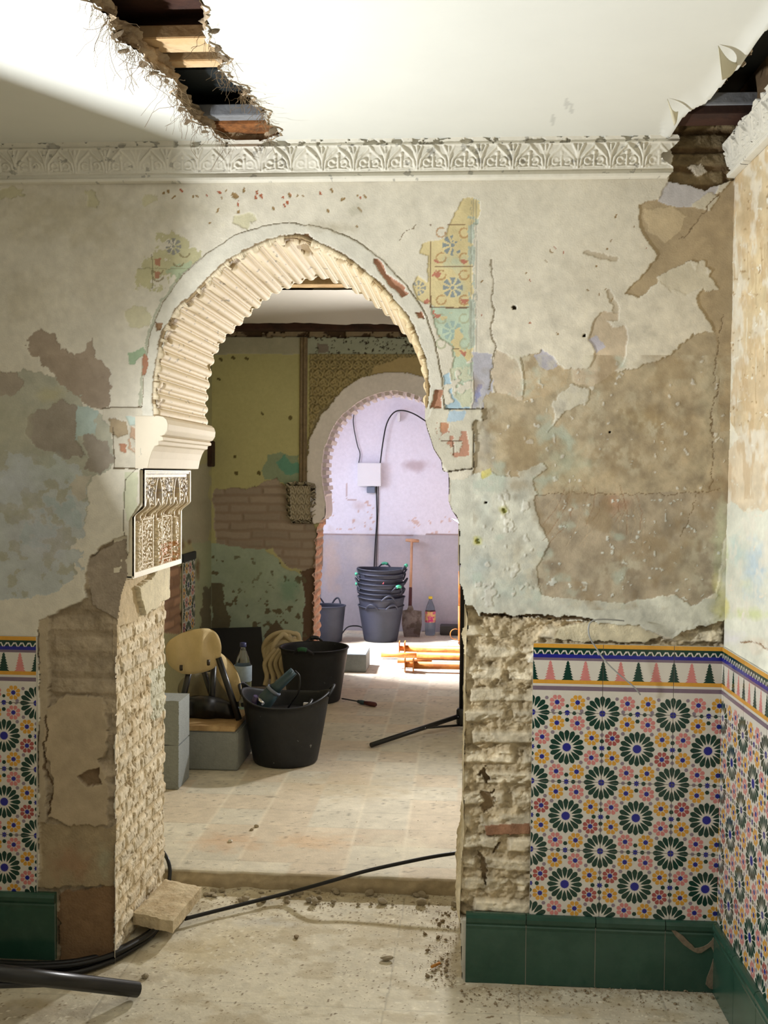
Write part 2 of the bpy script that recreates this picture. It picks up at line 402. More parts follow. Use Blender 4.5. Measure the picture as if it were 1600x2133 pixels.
# smooth plaster ring round the arch
ring = [(288,905),(296,850),(303,760),(315,690),(340,630),(380,575),(430,530),(490,490),(560,469),(605,464),(680,475),(740,500),(800,545),(850,600),(885,650),(905,710),(920,780),(926,850),(925,905)]
rm = p.mask(ring, 2, 3) & ~inside(px, py, [(300,905)]+arch_px+[(884,905)])
p.col[rm] = lin((212,207,192))*(1+.1*(p.nz[rm]-.5))[:, None]; p.h[rm] = .0065
p.line(ring[1:-1], .9, (150,138,114), -.002, amp=2)
p.line([(284,905),(292,850),(299,760),(311,690),(336,628),(376,573)], 2.5, (150,156,130), -.001, amp=5, k=.6)
for q in [[(298,735),(310,745),(306,780),(298,782)], [(322,670),(340,674),(336,690),(324,690)], [(612,487),(640,487),(660,500),(640,503),(615,497)],
          [(775,541),(788,540),(797,553),(806,572),(840,598),(853,612),(838,619),(815,598),(800,580),(780,556)], [(868,650),(882,650),(884,664),(872,664)], [(906,812),(922,812),(918,850),(905,880),(898,850)]]:
    p.patch(q, BRK if q[0][0] > 700 or q[0][0] < 300 else (160,128,96), -.001, amp=4, big=3)
edge = [(x-(3 if x < 600 else -3), y-4) for x, y in arch_px]
p.line(edge, 5.0, (142,122,94), -.003, amp=6)
# impost remains left
p.patch([(216,850),(296,848),(300,880),(292,976),(240,972),(236,900),(214,872)], (204,196,178), .007, amp=4, big=2)
p.patch([(232,872),(262,880),(268,905),(246,912),(228,900)], (170,152,124), .001, amp=5, big=3)
p.patch([(272,890),(298,892),(296,925),(288,948),(270,935)], (190,160,134), .003, amp=4, big=2, brk=.4)
p.patch([(262,868),(296,868),(296,885),(270,886)], (186,198,188), .004, amp=4, big=2)
p.patch([(250,922),(266,926),(262,945),(252,940)], BRK, .003, amp=4, big=2)
p.line([(214,850),(298,848)], 1, (110,96,74), -.002, amp=1); p.line([(238,975),(288,976)], 1.4, (110,96,74), -.002, amp=1)
p.line([(236,890),(240,975)], 1.1, (120,106,84), -.002, amp=1)
p.patch([(262,985),(288,985),(286,1060),(266,1085),(258,1040)], (200,200,172), .005, amp=3, big=2)
p.line([(262,1190),(258,1080),(262,1000),(285,976)], .9, (110,100,80), -.002, amp=1)
# exposed masonry of the left pier
LP = [(180,1245),(176,1200),(190,1160),(215,1132),(262,1112),(270,1200),(256,1260),(240,1300),(240,2130),(80,2130),(80,1325),(85,1292),(110,1278),(170,1252)]
m = p.mask(LP, 5, 7)
w, i1, i2 = bricks(X, Z, .062, .26, 3)
c1 = lin((172,156,132))*(0.92+.16*i1[..., None])*(.75+.5*p.nz[..., None]); c2 = lin((158,142,118))*(.75+.5*p.nz[..., None])
p.col[m] = (c1*w[..., None]+c2*(1-w[..., None]))[m]
p.h[m] = (-.014+.004*w*(.3+i2)+.012*(fbm(X*30, Z*30, 8)-.5)+.03*(fbm(X*6, Z*6, 9)-.5))[m]
p.patch([(82,1290),(105,1282),(100,1330),(98,1480),(92,1560),(96,1700),(86,1850),(80,1850)], (178,162,136), .001, amp=5, big=3)
m2 = p.patch([(95,1478),(135,1450),(215,1452),(220,1500),(226,1560),(206,1585),(228,1650),(222,1716),(160,1726),(98,1705),(110,1620),(90,1540)], (182,164,136), .002, amp=6, big=6)
p.patch([(160,1615),(205,1600),(212,1635),(180,1640)], (140,118,92), -.014, amp=6, big=4)
p.patch([(178,1180),(200,1150),(262,1118),(266,1230),(240,1290),(190,1262)], (162,148,130), -.006, amp=5, big=4)
p.patch([(84,1720),(240,1722),(240,1850),(84,1850)], (166,148,118), -.004, amp=7, big=6)
p.patch([(122,1862),(240,1850),(240,2060),(122,2060)], (140,112,84), -.008, amp=7, big=8)
p.smudge(150,1800,40,40,(160,120,90),.5,11); p.smudge(215,1790,20,40,(170,170,144),.5,12)
p.line([(90,1560),(100,1520),(92,1490)], 2, (110,92,70), -.004, amp=6)
p.line([(100,1700),(110,1640),(92,1600),(95,1560)], 2, (120,100,76), -.003, amp=7)
# fresco on the right of the arch
fr = [(965,415),(985,412),(1000,420),(998,465),(986,470),(986,745),(970,757),(950,772),(946,722),(916,702),(905,652),(908,640),(868,624),(861,592),(872,575),(893,590),(893,532),(874,530),(880,508),(900,504),(930,500),(942,455)]
p.patch(fr, (212,196,150), .0015, amp=4, big=3)
p.patch([(900,640),(986,640),(990,760),(962,850),(944,790),(946,722),(912,702)], (184,198,176), .0015, amp=5, big=4, brk=.36)
p.patch([(940,770),(985,760),(985,850),(955,860),(945,820)], (200,202,176), .0022, amp=5, big=4, brk=.4)
p.smudge(945,545,25,18,(178,194,176),.6,31); p.smudge(962,600,16,30,(186,196,172),.5,32)
for cy in (511, 599): rosette(p, 943, cy, 21, (138,146,148), 8, .32)
rosette(p, 943, 690, 21, (156,176,168), 8, .32); rosette(p, 872, 600, 15, (150,150,144), 8, .32)
for cy in (511, 599, 690):
    for sx in (-1, 1):
        for sy in (-1, 1): arcline(p, 943+sx*24, cy+sy*26, 10, 0, 300, 1.7, (176,136,92) if cy < 650 else (168,170,140))
for cx, cy in [(912,543),(911,571),(968,542),(970,628),(911,655),(966,738),(890,628)]: p.patch([(cx-5,cy-6),(cx+6,cy-5),(cx+5,cy+6),(cx-6,cy+4)], (184,122,102), None, amp=10, big=2)
for l in [[(897,505),(897,641)], [(897,468+0),(897,470)], [(933,468),(968,468)], [(906,555),(985,555)], [(897,641),(985,641)], [(944,726),(956,726)]]: p.line(l, 1.1, (116,84,60), 0, amp=.6, k=.9)
p.patch([(974,412),(1000,418),(998,466),(990,470),(990,800),(980,800),(976,560)], (176,182,166), None, amp=4, big=2, brk=.42)
for xx in (982, 987, 993): p.line([(xx,415),(xx,840)], .9, (140,140,130), -.001, amp=2, k=.5)
p.patch([(924,782),(936,775),(944,820),(962,850),(982,845),(982,905),(930,892)], (172,196,208), .0015, amp=5, big=3, brk=.33)
p.patch([(986,735),(1026,738),(1030,800),(1018,855),(988,850)], (182,180,188), .002, amp=6, big=4)
p.patch([(988,800),(1002,800),(1004,838),(990,836)], (150,152,186), .0015, amp=5, big=2, brk=.4)
p.patch([(1034,728),(1062,742),(1078,752),(1090,792),(1086,842),(1035,832),(1024,780)], (202,188,166), .002, amp=3, big=2)
# right raised impost plate
p.patch([(925,852),(1009,852),(1009,880),(988,882),(988,975),(934,984),(900,936),(888,880),(900,850)], (206,200,182), .008, amp=3, big=2)
p.patch([(935,856),(972,856),(966,876),(930,878)], (178,196,208), .0075, amp=3, big=1, brk=.36)
p.patch([(922,896),(974,898),(976,950),(946,952),(915,915)], (186,140,118), .0065, amp=4, big=2, brk=.36)
p.patch([(905,880),(935,882),(930,930),(912,925)], (188,140,110), .006, amp=5, big=2, brk=.46)
for l in [[(928,852),(1008,852)], [(986,883),(987,973)], [(1008,855),(1008,878)], [(936,982),(984,976)]]: p.line(l, 1.4, (96,84,66), -.005, amp=.8)
for l in [[(920,918),(962,918)], [(944,920),(945,948)]]: p.line(l, 1.1, (110,84,66), -.002, amp=.6)
p.line([(1022,540),(1026,580),(1024,618),(1030,640),(1022,680),(1032,720),(1024,770),(1020,812)], 1.5, (150,138,116), -.0018, amp=6)
# big bare render, right
p.patch([(1020,815),(1086,838),(1150,820),(1165,795),(1190,768),(1232,800),(1285,775),(1400,740),(1440,700),(1530,680),(1530,1040),(1110,1035),(1060,990),(985,1000),(988,880),(1010,878),(1010,840)], (180,165,138), .0008, amp=8, big=8, var=.2)
p.patch([(1085,746),(1125,735),(1170,762),(1190,770),(1180,800),(1150,822),(1086,838),(1092,790)], (188,170,140), .001, amp=6, big=4)
p.patch([(1112,742),(1128,732),(1150,742),(1165,765),(1140,770),(1120,760)], (186,182,190), .001, amp=6, big=3)
p.patch([(1235,675),(1250,650),(1290,650),(1288,668),(1265,670),(1280,684),(1305,680),(1306,712),(1300,752),(1280,776),(1236,806),(1196,798),(1190,770),(1230,765),(1237,730),(1225,706)], (200,184,160), .001, amp=3, big=3, var=.06)
p.patch([(1226,706),(1240,700),(1262,722),(1240,736)], (188,184,194), .001, amp=4, big=1)
p.patch([(1330,430),(1385,412),(1440,432),(1500,400),(1530,372),(1530,900),(1498,900),(1492,700),(1450,625),(1482,560),(1440,540),(1402,560),(1370,592),(1330,622),(1298,612),(1345,562),(1366,530),(1350,500),(1332,470)], (176,158,128), .0005, amp=5, big=5, var=.2)
p.patch([(1340,440),(1400,430),(1430,450),(1410,490),(1385,505),(1350,480)], (196,178,146), .001, amp=6, big=4)
p.patch([(1372,420),(1392,378),(1440,386),(1470,396),(1500,380),(1482,418),(1440,432),(1400,430)], (194,190,190), .0015, amp=4, big=3)
for q in [[(1455,540),(1468,540),(1472,570),(1498,605),(1470,608),(1445,580)], [(1368,580),(1395,560),(1408,590),(1398,610)], [(1440,430),(1475,400),(1500,410),(1480,440)],
          [(1395,560),(1440,545),(1462,600),(1430,615),(1400,600)]]: p.patch(q, (206,198,178), .003, amp=4, big=3)
p.patch([(1150,838),(1190,800),(1230,812),(1225,835),(1200,850),(1160,872),(1140,900),(1155,870)], (206,200,184), .003, amp=7, big=5)
for (x, y, rx, ry, c, k, s) in [(1180,960,50,50,(176,190,170),.5,40),(1400,900,70,60,(160,140,108),.5,41),(1100,930,60,50,(186,172,140),.5,42),(1480,830,30,80,(198,190,164),.5,43),
                                (1010,930,20,60,(182,182,176),.4,44),(1330,870,60,30,(170,150,112),.5,45),(1400,780,70,30,(200,188,160),.6,46),(1230,560,60,60,(206,198,180),.4,47),(1060,560,40,90,(214,206,188),.4,48),
                                (1200,1000,80,30,(188,170,136),.5,49),(1300,960,60,40,(168,148,116),.5,50),(1470,960,30,50,(186,174,146),.5,51)]: p.smudge(x, y, rx, ry, c, k, s)
p.chips(.77, (208,202,188), 16, [(1000,820),(1510,700),(1510,1030),(1000,1000)], .0015, 1)
p.patch([(1078,985),(1130,960),(1140,975),(1110,1000),(1085,1005)], (208,206,190), .003, amp=5, big=3)
# lower pale limewash and grey bed
p.patch([(965,1000),(1000,985),(1060,990),(1112,1000),(1122,1060),(1142,1130),(1120,1180),(1126,1240),(1220,1250),(1320,1230),(1382,1240),(1490,1250),(1530,1120),(1530,1340),(1300,1312),(1230,1290),(1000,1282),(940,1290),(940,1000)], (207,206,192), .003, amp=6, big=4, var=.16)
p.patch([(1112,1032),(1530,1025),(1504,1150),(1490,1235),(1440,1262),(1400,1238),(1300,1256),(1220,1250),(1126,1240),(1120,1180),(1142,1130),(1116,1062)], (170,156,134), .001, amp=4, big=5, var=.14)
for (x, y, rx, ry, c, k, s) in [(1300,1190,70,50,(158,144,122),.6,60),(1285,1050,34,20,(176,130,100),.5,61),(1200,1210,40,50,(186,174,152),.5,62),(1420,1180,50,60,(178,166,140),.5,63),(1500,1130,16,110,(200,204,170),.6,64),(1502,1250,18,50,(206,202,128),.6,65),
                                (1010,1060,16,60,(204,210,200),.5,66),(1000,1180,30,40,(180,190,186),.6,67),(1080,1140,14,22,(166,158,140),.7,68),(1060,1230,60,30,(184,194,184),.6,69)]: p.smudge(x, y, rx, ry, c, k, s)
p.chips(.76, (206,206,196), 11, [(1150,1040),(1500,1040),(1500,1250),(1130,1250)], .0015, 2)
p.chips(.70, (214,212,200), 20, [(985,1010),(1110,1005),(1130,1240),(990,1270)], .002, 3)
for x, y in [(1050,1062),(995,1126)]:
    p.smudge(x, y, 9, 10, (190,186,104), 1, int(x)); p.line([(x,y),(x+2,y+3)], 4, (150,150,80), -.006, amp=1)
p.patch([(1000,985),(1020,975),(1025,990),(1005,1000)], (206,196,120), .002, amp=3, big=1)
for l in [[(1510,640),(1496,720),(1488,800)], [(1500,790),(1484,860),(1486,950),(1480,1020)], [(1112,1030),(1200,1026),(1380,1030),(1500,1022)], [(1448,1030),(1436,1080),(1418,1120)], [(1500,405),(1460,450),(1420,500)], [(830,500),(870,465)]]:
    p.line(l, .8, (132,114,88), -.0012, amp=7)
rr = random.Random(5)
for k in range(26):
    x = rr.uniform(1160, 1330); y = rr.uniform(1000, 1060); L = rr.uniform(30, 130); a = rr.uniform(1.3, 2.2)
    p.line([(x, y), (x+L*math.cos(a)*.5+8, y+L*math.sin(a)*.5), (x+L*math.cos(a), y+L*math.sin(a))], .8, (150,118,90) if k % 2 else (188,168,140), -.0004, amp=2, k=.6)
# odd holes, flakes
for x, y, r in [(1071,641,4),(1012,1047,2),(1270,900,2),(1217,700,3),(712,303,5)]: p.line([(x,y),(x+1,y)], r, (60,50,38), -.01, amp=1)
for l in [[(1220,527),(1250,533),(1280,542)], [(1266,608),(1276,625),(1284,645)]]: p.line(l, 5, (190,178,156), -.002, amp=6)
for k in range(60):
    x = rr.uniform(340, 760) if k < 40 else rr.uniform(1000, 1350); y = rr.uniform(392, 412) if k < 28 else rr.uniform(415, 470) if k < 40 else rr.uniform(430, 720)
    if inside(np.array([x]), np.array([y]), ring)[0]: continue
    p.line([(x,y),(x+rr.uniform(-3,4),y+3)], rr.uniform(1, 3 if k < 40 else 1.4), (150,124,84) if k % 3 else (166,96,66), -.0012, amp=5)
p.smudge(690, 475, 60, 12, (176,166,142), .6, 77); p.smudge(740, 440, 16, 12, (186,180,160), .6, 78)
# top right where the cornice has gone: brick
m = p.mask([(1396,285),(1410,180),(1560,180),(1530,375),(1500,384),(1470,396),(1440,386),(1392,378),(1402,330)], 4, 4)
w, i1, i2 = bricks(X, Z, .05, .25, 13)
p.col[m] = (lin((150,132,100))*(.6+.7*i1[..., None])*w[..., None]+lin((112,92,66))*(1-w[..., None]))[m]*(.7+.6*p.nz[m])[:, None]
p.h[m] = (-.018+.012*w*i2+.014*(fbm(X*35, Z*35, 18)-.5))[m]
p.patch([(1435,345),(1462,340),(1478,358),(1452,366)], (196,186,168), -.01, amp=5, big=2)
# bare rough masonry of the right pier and ledge
RP = [(930,1250),(985,1262),(1000,1284),(1050,1280),(1110,1288),(1232,1296),(1300,1312),(1400,1330),(1440,1310),(1530,1290),(1530,1380),(1100,1380),(1116,1344),(1116,1912),(930,1912)]
m = p.mask(RP, 6, 5)
w, i1, i2 = bricks(X+.03, Z, .062, .21, 23, .34)
lump = fbm(X*42, Z*50, 28, 5); lump2 = fbm(X*11, Z*22, 29, 4)
w = w*np.clip((lump2-.30)*7, 0, 1)
c1 = lin((220,208,182))*(.80+.32*i1[..., None]); c2 = lin((190,174,144))
p.col[m] = ((c1*w[..., None]+c2*(1-w[..., None]))*(.74+.55*lump[..., None])*(.86+.28*fbm(X*140, Z*140, 31, 2)[..., None]))[m]
p.h[m] = (-.020+.015*w*(.35+i2*.9)+(.007+.022*(1-w))*(lump-.5)+.014*(lump2-.5)-.02*np.clip(fbm(X*26, Z*44, 30)-.60, 0, 1)*3)[m]
m = p.mask([(1008,1722),(1105,1715),(1105,1738),(1012,1742)], 2, 2); p.col[m] = lin((160,120,94))*(.8+.4*lump[m])[:, None]; p.h[m] = -.008
for q in [[(1000,1660),(1025,1650),(1030,1680),(1010,1692)], [(1000,1610),(1012,1600),(1020,1622),(1004,1640)], [(1028,1760),(1033,1760),(1033,1782),(1028,1782)], [(1002,1780),(1014,1790),(1010,1850),(1002,1830)]]:
    p.patch(q, (142,122,94), -.030, amp=14, big=4)
p.patch([(1150,1334),(1165,1312),(1232,1292),(1330,1304),(1380,1326),(1340,1338)], (208,198,170), -.004, amp=5, big=4)
m = p.mask([(1390,1322),(1440,1300),(1500,1280),(1500,1345),(1390,1345)], 4, 4)
p.h[m] += .008*(lump[m]-.5)
p.line([(1005,1282),(1060,1286),(1110,1284),(1240,1292)], 3.5, (112,94,70), -.02, amp=6)  # shade under the ledge painted as a dark line, along a groove
mott = fbm(px/34, py/30, 210, 5); mott2 = fbm(px/12, py/16, 211, 4); mott3 = fbm(px/90, py/80, 212, 3)
k = .26*np.clip((py-560)/300, 0, 1)*(px > 980)+.10
p.col *= (1+k*2*(mott-.5)+k*1.1*(mott2-.5))[..., None]
lo = (px > 985) & (py > 740) & (py < 1270)
wgt = np.clip((mott3-.50)*5, 0, 1)*np.clip((mott2-.40)*5, 0, 1)*.55*lo
p.col = p.col*(1-wgt[..., None])+lin((206,200,178))*wgt[..., None]
wgt = np.clip((fbm(px/60, py/60, 213, 4)-.56)*7, 0, 1)*.5*lo
p.col = p.col*(1-wgt[..., None])+lin((150,128,94))*wgt[..., None]
wgt = np.clip((fbm(px/50, py/50, 214, 4)-.62)*8, 0, 1)*.5*lo*(px < 1330)
p.col = p.col*(1-wgt[..., None])+lin((186,200,186))*wgt[..., None]
p.h += (p.nz-.5)*.0012+(p.big-.5)*.004
op = np.array(openpoly, float)
pqx = px[:-1, :-1]; pqy = py[:-1, :-1]
jag = (pqy > 960)*1.0*(pqx > 700)
hole = inside(pqx+jag*p.w1[:-1, :-1]*7, pqy, op)
qm = ~hole
P = np.stack([X, -p.h, Z], -1)
wall_front = gridmesh('wall_front', P, p.col, qm, ('wall', 'masonry'), qmat=((p.h[:-1, :-1] < -.004).astype(int)))
tag(wall_front, kind='structure')
del X, Z, P, px, py
# rear face of the same wall, its returns, and the part out of frame on the left
xs = np.arange(-3.2, 1.2, .012); zs = np.arange(-.02, 2.76, .012)
X, Z = np.meshgrid(xs, zs, indexing='ij'); qx, qz = X[:-1, :-1]+.006, Z[:-1, :-1]+.006
wp = np.array([W2(q) for q in openpoly]); wp[:6, 0] -= .022; wp[-1, 0] += .01; hole2 = inside(qx, qz, wp)
P = np.stack([X, np.full(X.shape, T1)+.01*(fbm(X*8, Z*8, 2)-.5), Z], -1)
c = np.empty(X.shape+(3,)); c[:] = lin((190,178,150))
o = gridmesh('wall_front', P, c, ~hole2, ('wall',), flip=True); tag(o, kind='structure')
o = MB().box(-3.2, -1.438, -.002, T1-.02, -.02, 2.76).build('wall_front', 'backwall'); tag(o, kind='structure')
# right return of the opening (broken plaster and brick edge)
rp, _ = resample(np.array([W2(q) for q in right_px]), 330)
ys = np.linspace(.004, T1, 60)
A, B = np.meshgrid(np.arange(330), ys, indexing='ij')
zz = rp[:, 1][A]; xx = rp[:, 0][A]
n1 = fbm(B*22, zz*22, 60); n2 = fbm(B*60, zz*60, 61)
ctop = zz > .35
pro = np.where(zz < .95, .012*(n1-.5)*2-.014*np.exp(-((zz-.22)/.05)**2)+.004, .003*(n1-.5))
pro = pro-.018*np.clip(n1-.55, 0, 1)*3*(zz < 1.0)*(B > .03)
XX = xx+pro*(B > .01)
P = np.stack([XX, B, zz+0*B], -1)
cc = (lin((206,192,160))[None, None]*(.75+.5*n2[..., None]))
o = gridmesh('trim_3', P, cc, None, ('masonry',)); tag(o, kind='structure')

# left jamb: rough brickwork, faces the opening
ys = np.arange(.008, T1+.003, .003); zs = np.arange(-.02, 1.345, .003)
Yg, Zg = np.meshgrid(ys, zs, indexing='ij')
w, i1, i2 = bricks(Yg+.4, Zg, .050, .14, 33, .24)
lump = fbm(Yg*40, Zg*40, 38); l2 = fbm(Yg*14, Zg*14, 39)
chisel = np.clip(fbm(Yg*50+Zg*30, Zg*16, 55)-.5, 0, 1)
h = -.009+.006*w*(.5+.6*i2)+.005*(lump-.5)+.010*(l2-.5)-.010*np.clip(chisel-.06, 0, 1)
# slab of old plaster left high on the jamb
jpx, jpy = pj(np.stack([np.full(Yg.shape, JX), Yg, Zg], -1))
wn = (fbm(jpx/10, jpy/10, 3)-.5)*10
slab = inside(jpx+wn, jpy+wn, [(285,1225),(350,1165),(352,1240),(300,1282)])
slab2 = inside(jpx+wn, jpy+wn, [(240,1220),(285,1205),(350,1160),(350,1200),(300,1230),(292,1290),(245,1310)])
col = (lin((230,218,194))*(.88+.2*i1[..., None])*w[..., None]+lin((214,198,168))*(1-w[..., None]))*(.8+.4*lump[..., None])
pit = fbm(Yg*75+3, Zg*60, 57, 4) > .66; h0pit = pit
m = l2 > .6; col[m] *= np.array([.9, .86, .8]); h[pit] -= .005; col[pit] *= np.array([.62, .56, .48])
h[slab2] = -.004+.004*(lump[slab2]-.5); col[slab2] = lin((206,188,156))*(.85+.3*l2[slab2])[:, None]
h[slab] = .012+.003*(l2[slab]-.5); col[slab] = lin((222,212,184))*(.85+.3*l2[slab])[:, None]
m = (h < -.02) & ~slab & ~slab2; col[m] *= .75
g = inside(jpx+wn, jpy+wn, [(318,1400),(350,1380),(350,1480),(325,1500)]); col[g] = col[g]*.4+lin((200,206,190))*.6
edgefade = np.clip((Yg-.008)/.03, 0, 1)
XX = JX+h*(.25+.75*edgefade)-.004
XX = XX-(1-edgefade)*.006*lump
P = np.stack([XX, Yg, Zg], -1)
o = gridmesh('wall_left', P, col, None, ('masonry',)); tag(o, kind='structure')

# ================================================================ ARCH LINING (ribbed intrados + impost)
ae = empty('horseshoe_arch_lining', (W2((605,500))[0], .28, 1.6), 'cream gypsum horseshoe arch lining with scalloped ribs, some broken off at the crown', 'arch')
cv = np.array([W2(q) for q in [(328,868)]+arch_px[2:]])
cv = smooth_curve(cv, 10); NS = 1500
cv, Ltot = resample(cv, NS)
s_ = np.linspace(0, Ltot, NS)
tg = np.gradient(cv, axis=0); tg /= np.linalg.norm(tg, axis=1)[:, None]
# inward normal
nr = np.stack([tg[:, 1], -tg[:, 0]], 1)
for _ in range(2):
    k = 25; ker = np.ones(k)/k
    nr = np.stack([np.convolve(np.pad(nr[:, i], k//2, mode='edge'), ker, 'valid') for i in range(2)], 1)
nr /= np.linalg.norm(nr, axis=1)[:, None]
per = Ltot/round(Ltot/.0425); u = (s_/per) % 1
prof = np.where(u < .62, .0085*np.clip(1-((u-.31)/.31)**2, 0, 1)**.62, 0)
prof = np.where((u >= .62) & (u < .70), .0022, prof)
prof = np.where((u >= .70), .0005-.0026*np.sin((u-.70)/.30*PI), prof)
yy = np.r_[-.008, -.006, np.linspace(0, .60, 46)]
S, Yg = np.meshgrid(np.arange(NS), yy, indexing='ij')
pr = prof[S].copy(); sN = s_[S]
# damage: crown gap and scattered losses
spx = pj(np.stack([cv[:, 0], 0*cv[:, 0], cv[:, 1]], -1))[0][S]; spy = pj(np.stack([cv[:, 0], 0*cv[:, 0], cv[:, 1]], -1))[1][S]
dn = fbm(sN*25, Yg*18, 70)
gap = (np.exp(-(((sN-s_[np.argmin(np.abs(cv[:,0]-W2((628,0))[0]))])/.03)**2+((Yg-.10-.05*dn)/.09)**2))+.25*(dn-.5)) > .45
fr_ = (Yg < .05) & (dn > .60)
cc = np.empty(S.shape+(3,)); cc[:] = lin((222,206,176)); cc *= (.94+.1*fbm(sN*12, Yg*6, 71))[..., None]
seam = ((u[S] > .98) | ((u[S] > .615) & (u[S] < .635))) & (fbm(sN*30, Yg*14, 77) > .42); cc[seam] *= .62
dk = gap | fr_
pr[dk] = -.004+.008*(fbm(sN[dk]*90, Yg[dk]*90, 72)-.5); cc[dk] = lin((160,138,104))*(.7+.6*fbm(sN[dk]*60, Yg[dk]*60, 73))[:, None]
sp = fbm(sN*60, Yg*60, 74) > .76; cc[sp] *= .45
yel = np.clip((spx-640)/160, 0, 1)[..., None]; cc = cc*(1-yel)+cc*yel*np.array([1.02, .97, .84])
pr[:, 0] = -.006; pr[:, 1] *= .6
wob = .003*(fbm(sN*6, Yg*0+1, 75)-.5)
XX = cv[:, 0][S]+nr[:, 0][S]*(pr+wob); ZZ = cv[:, 1][S]+nr[:, 1][S]*(pr+wob)
YY = Yg+.006*(fbm(sN*120, Yg*0, 76)-.5)*(Yg < .01)
P = np.stack([XX, YY, ZZ], -1)
# outer lip going back into the wall
lip = np.stack([cv[:, 0]-nr[:, 0]*.014, np.full(NS, -.002), cv[:, 1]-nr[:, 1]*.014], -1)[:, None]
lip2 = lip.copy(); lip2[..., 1] = .03
rear = np.stack([cv[:, 0]-nr[:, 0]*.03, np.full(NS, .602), cv[:, 1]-nr[:, 1]*.03], -1)[:, None]
P = np.concatenate([lip2, lip, P, rear], 1); cc = np.concatenate([cc[:, :1]*.55, cc[:, :1]*.6, cc, cc[:, -1:]], 1)
o = gridmesh('ribbed_soffit', P, cc, None, ('lining',), parent=ae)
# impost on the left: roll, fillets and cavetto, extruded through the wall
def w2(*q): return [tuple(W2(a)) for a in q]
imp = w2((313,866),(332,866),(342,868),(349,874),(352,884),(351,896),(345,905),(337,908),(342,911),(342,917),(333,919),(333,926),(325,929),(319,940),(314,955),(310,975),(283,976),(283,866))
impc = smooth_curve(imp, 2)
mb = MB(); mb.prism([tuple(a) for a in imp], -.008, .60, 'y')
o = mb.build('impost_moulding', 'imp' if 'imp' in MT else mat('cream impost', (222,210,188), spec=.2, rough=.7, var=.05, bump=.1), ae, bevel=.0012); o['label'] = 'smooth rolled impost moulding'
# impost core on the right, seen edge-on
mb = MB(); mb.prism(w2((884,850),(886,880),(897,915),(903,935),(919,960),(922,981),(960,981),(960,850)), .03, .56, 'y')
o = mb.build('impost_moulding', 'plasteredge', ae, bevel=.003); o['label'] = 'broken right impost stub'

# ================================================================ CARVED CAPITAL on the left jamb
ce = empty('carved_capital', (JX+.04, .28, 1.18), 'filigree carved stucco capital with pointed arches fixed on the bright left jamb', 'capital')
n_y, n_z = 380, 230
z1, z0 = W2((290,979))[1], W2((268,1204))[1]
vy = np.linspace(0, 1, n_y); vz = np.linspace(0, 1, n_z)
U, Vv = np.meshgrid(vy, vz, indexing='ij')                 # U across the depth, V up
depth = .012+U*.545
zfac = z0+(z1-z0)*Vv
Xl = W2((268,1150))[0]+.003; Xu = W2((290,1000))[0]+.003
st = np.clip((Vv-.56)/.11, 0, 1); st = st*st*(3-2*st)
base = Xl+(Xu-Xl)*st
H = np.zeros(U.shape)
fil = (np.sin(U*105+4*np.sin(Vv*32))*np.sin(Vv*66+4*np.sin(U*36)))
fil2 = fbm(U*40, Vv*26, 91, 3)
H += np.where((fil > .1) ^ (fil2 > .55), .004, -.003)
# two arcades of tall pointed niches
def niche(cu, w_, v0, v1, vt, dep, rim=.016):
    half = w_/2*np.clip((vt-Vv)/(vt-v1), 0, 1)**.55; half = np.where(Vv < v1, w_/2, half)
    inn = (np.abs(U-cu) < half) & (Vv > v0) & (Vv < vt)
    rm_ = (np.abs(U-cu) < half+rim) & (Vv > v0) & (Vv < vt+rim*1.8) & ~inn
    H[inn] = dep; H[rm_] = .007
for cu in (.30, .69): niche(cu, .12, .56, .78, .93, -.016)
for cu in (.08, .50, .90): niche(cu, .09, .52, .62, .74, -.014)
for cu in (.285, .66): niche(cu, .10, .55, .62, .70, -.010)
for a, b in ((.05, .14), (.43, .54), (.83, .92)):          # colonnettes
    m = (U > a) & (U < b) & (Vv < .5); H[m] += .008
    m = ((np.abs(U-a) < .012) | (np.abs(U-b) < .012)) & (Vv < .54); H[m] = -.009
for a, b in ((.18, .39), (.58, .79)):                      # filigree panels
    m = (np.abs(U-a) < .006) | (np.abs(U-b) < .006); m &= (Vv < .52) & (Vv > .08); H[m] = .006
for v, a, b in ((.53, .18, .39), (.53, .58, .79), (.09, .18, .39), (.09, .58, .79)): m = (np.abs(Vv-v) < .007) & (U > a) & (U < b); H[m] = .006
H[(Vv > .93)] = .002; H[(Vv > .965)] = .008
fr2 = (U < .022) | (U > .978) | (Vv < .045) | (Vv > .985); H[fr2] = .010
P = np.stack([base+H, depth, zfac], -1)
cc = np.empty(U.shape+(3,)); cc[:] = lin((226,210,178)); cc *= (.9+.2*fbm(U*40, Vv*30, 92))[..., None]
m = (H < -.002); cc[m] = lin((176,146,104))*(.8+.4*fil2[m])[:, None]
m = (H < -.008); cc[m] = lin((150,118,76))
gy = np.clip((Vv-.6)/.15, 0, 1)*(H > -.008)*(fil2 > .5); cc = cc*(1-.6*gy[..., None])+lin((170,168,174))*.6*gy[..., None]
m = (Vv < .25) & (U > .5) & (fil2 > .52) & ~fr2; cc[m] = lin((204,150,96))
cc[fr2] = lin((232,222,198))
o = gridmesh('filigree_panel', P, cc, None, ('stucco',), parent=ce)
mb = MB()
pf = [(Xl-.05, z0), (Xl+.004, z0), (Xl+.004, z0+(z1-z0)*.56), (Xu+.004, z0+(z1-z0)*.67), (Xu+.004, z1), (Xl-.05, z1)]
mb.prism(pf, .006, .012, 'y'); mb.prism(pf, .556, .562, 'y')
mb.prism([(Xl-.05, z0-.003), (Xl+.008, z0-.003), (Xl+.008, z0+.004), (Xl-.05, z0+.004)], .006, .562, 'y')
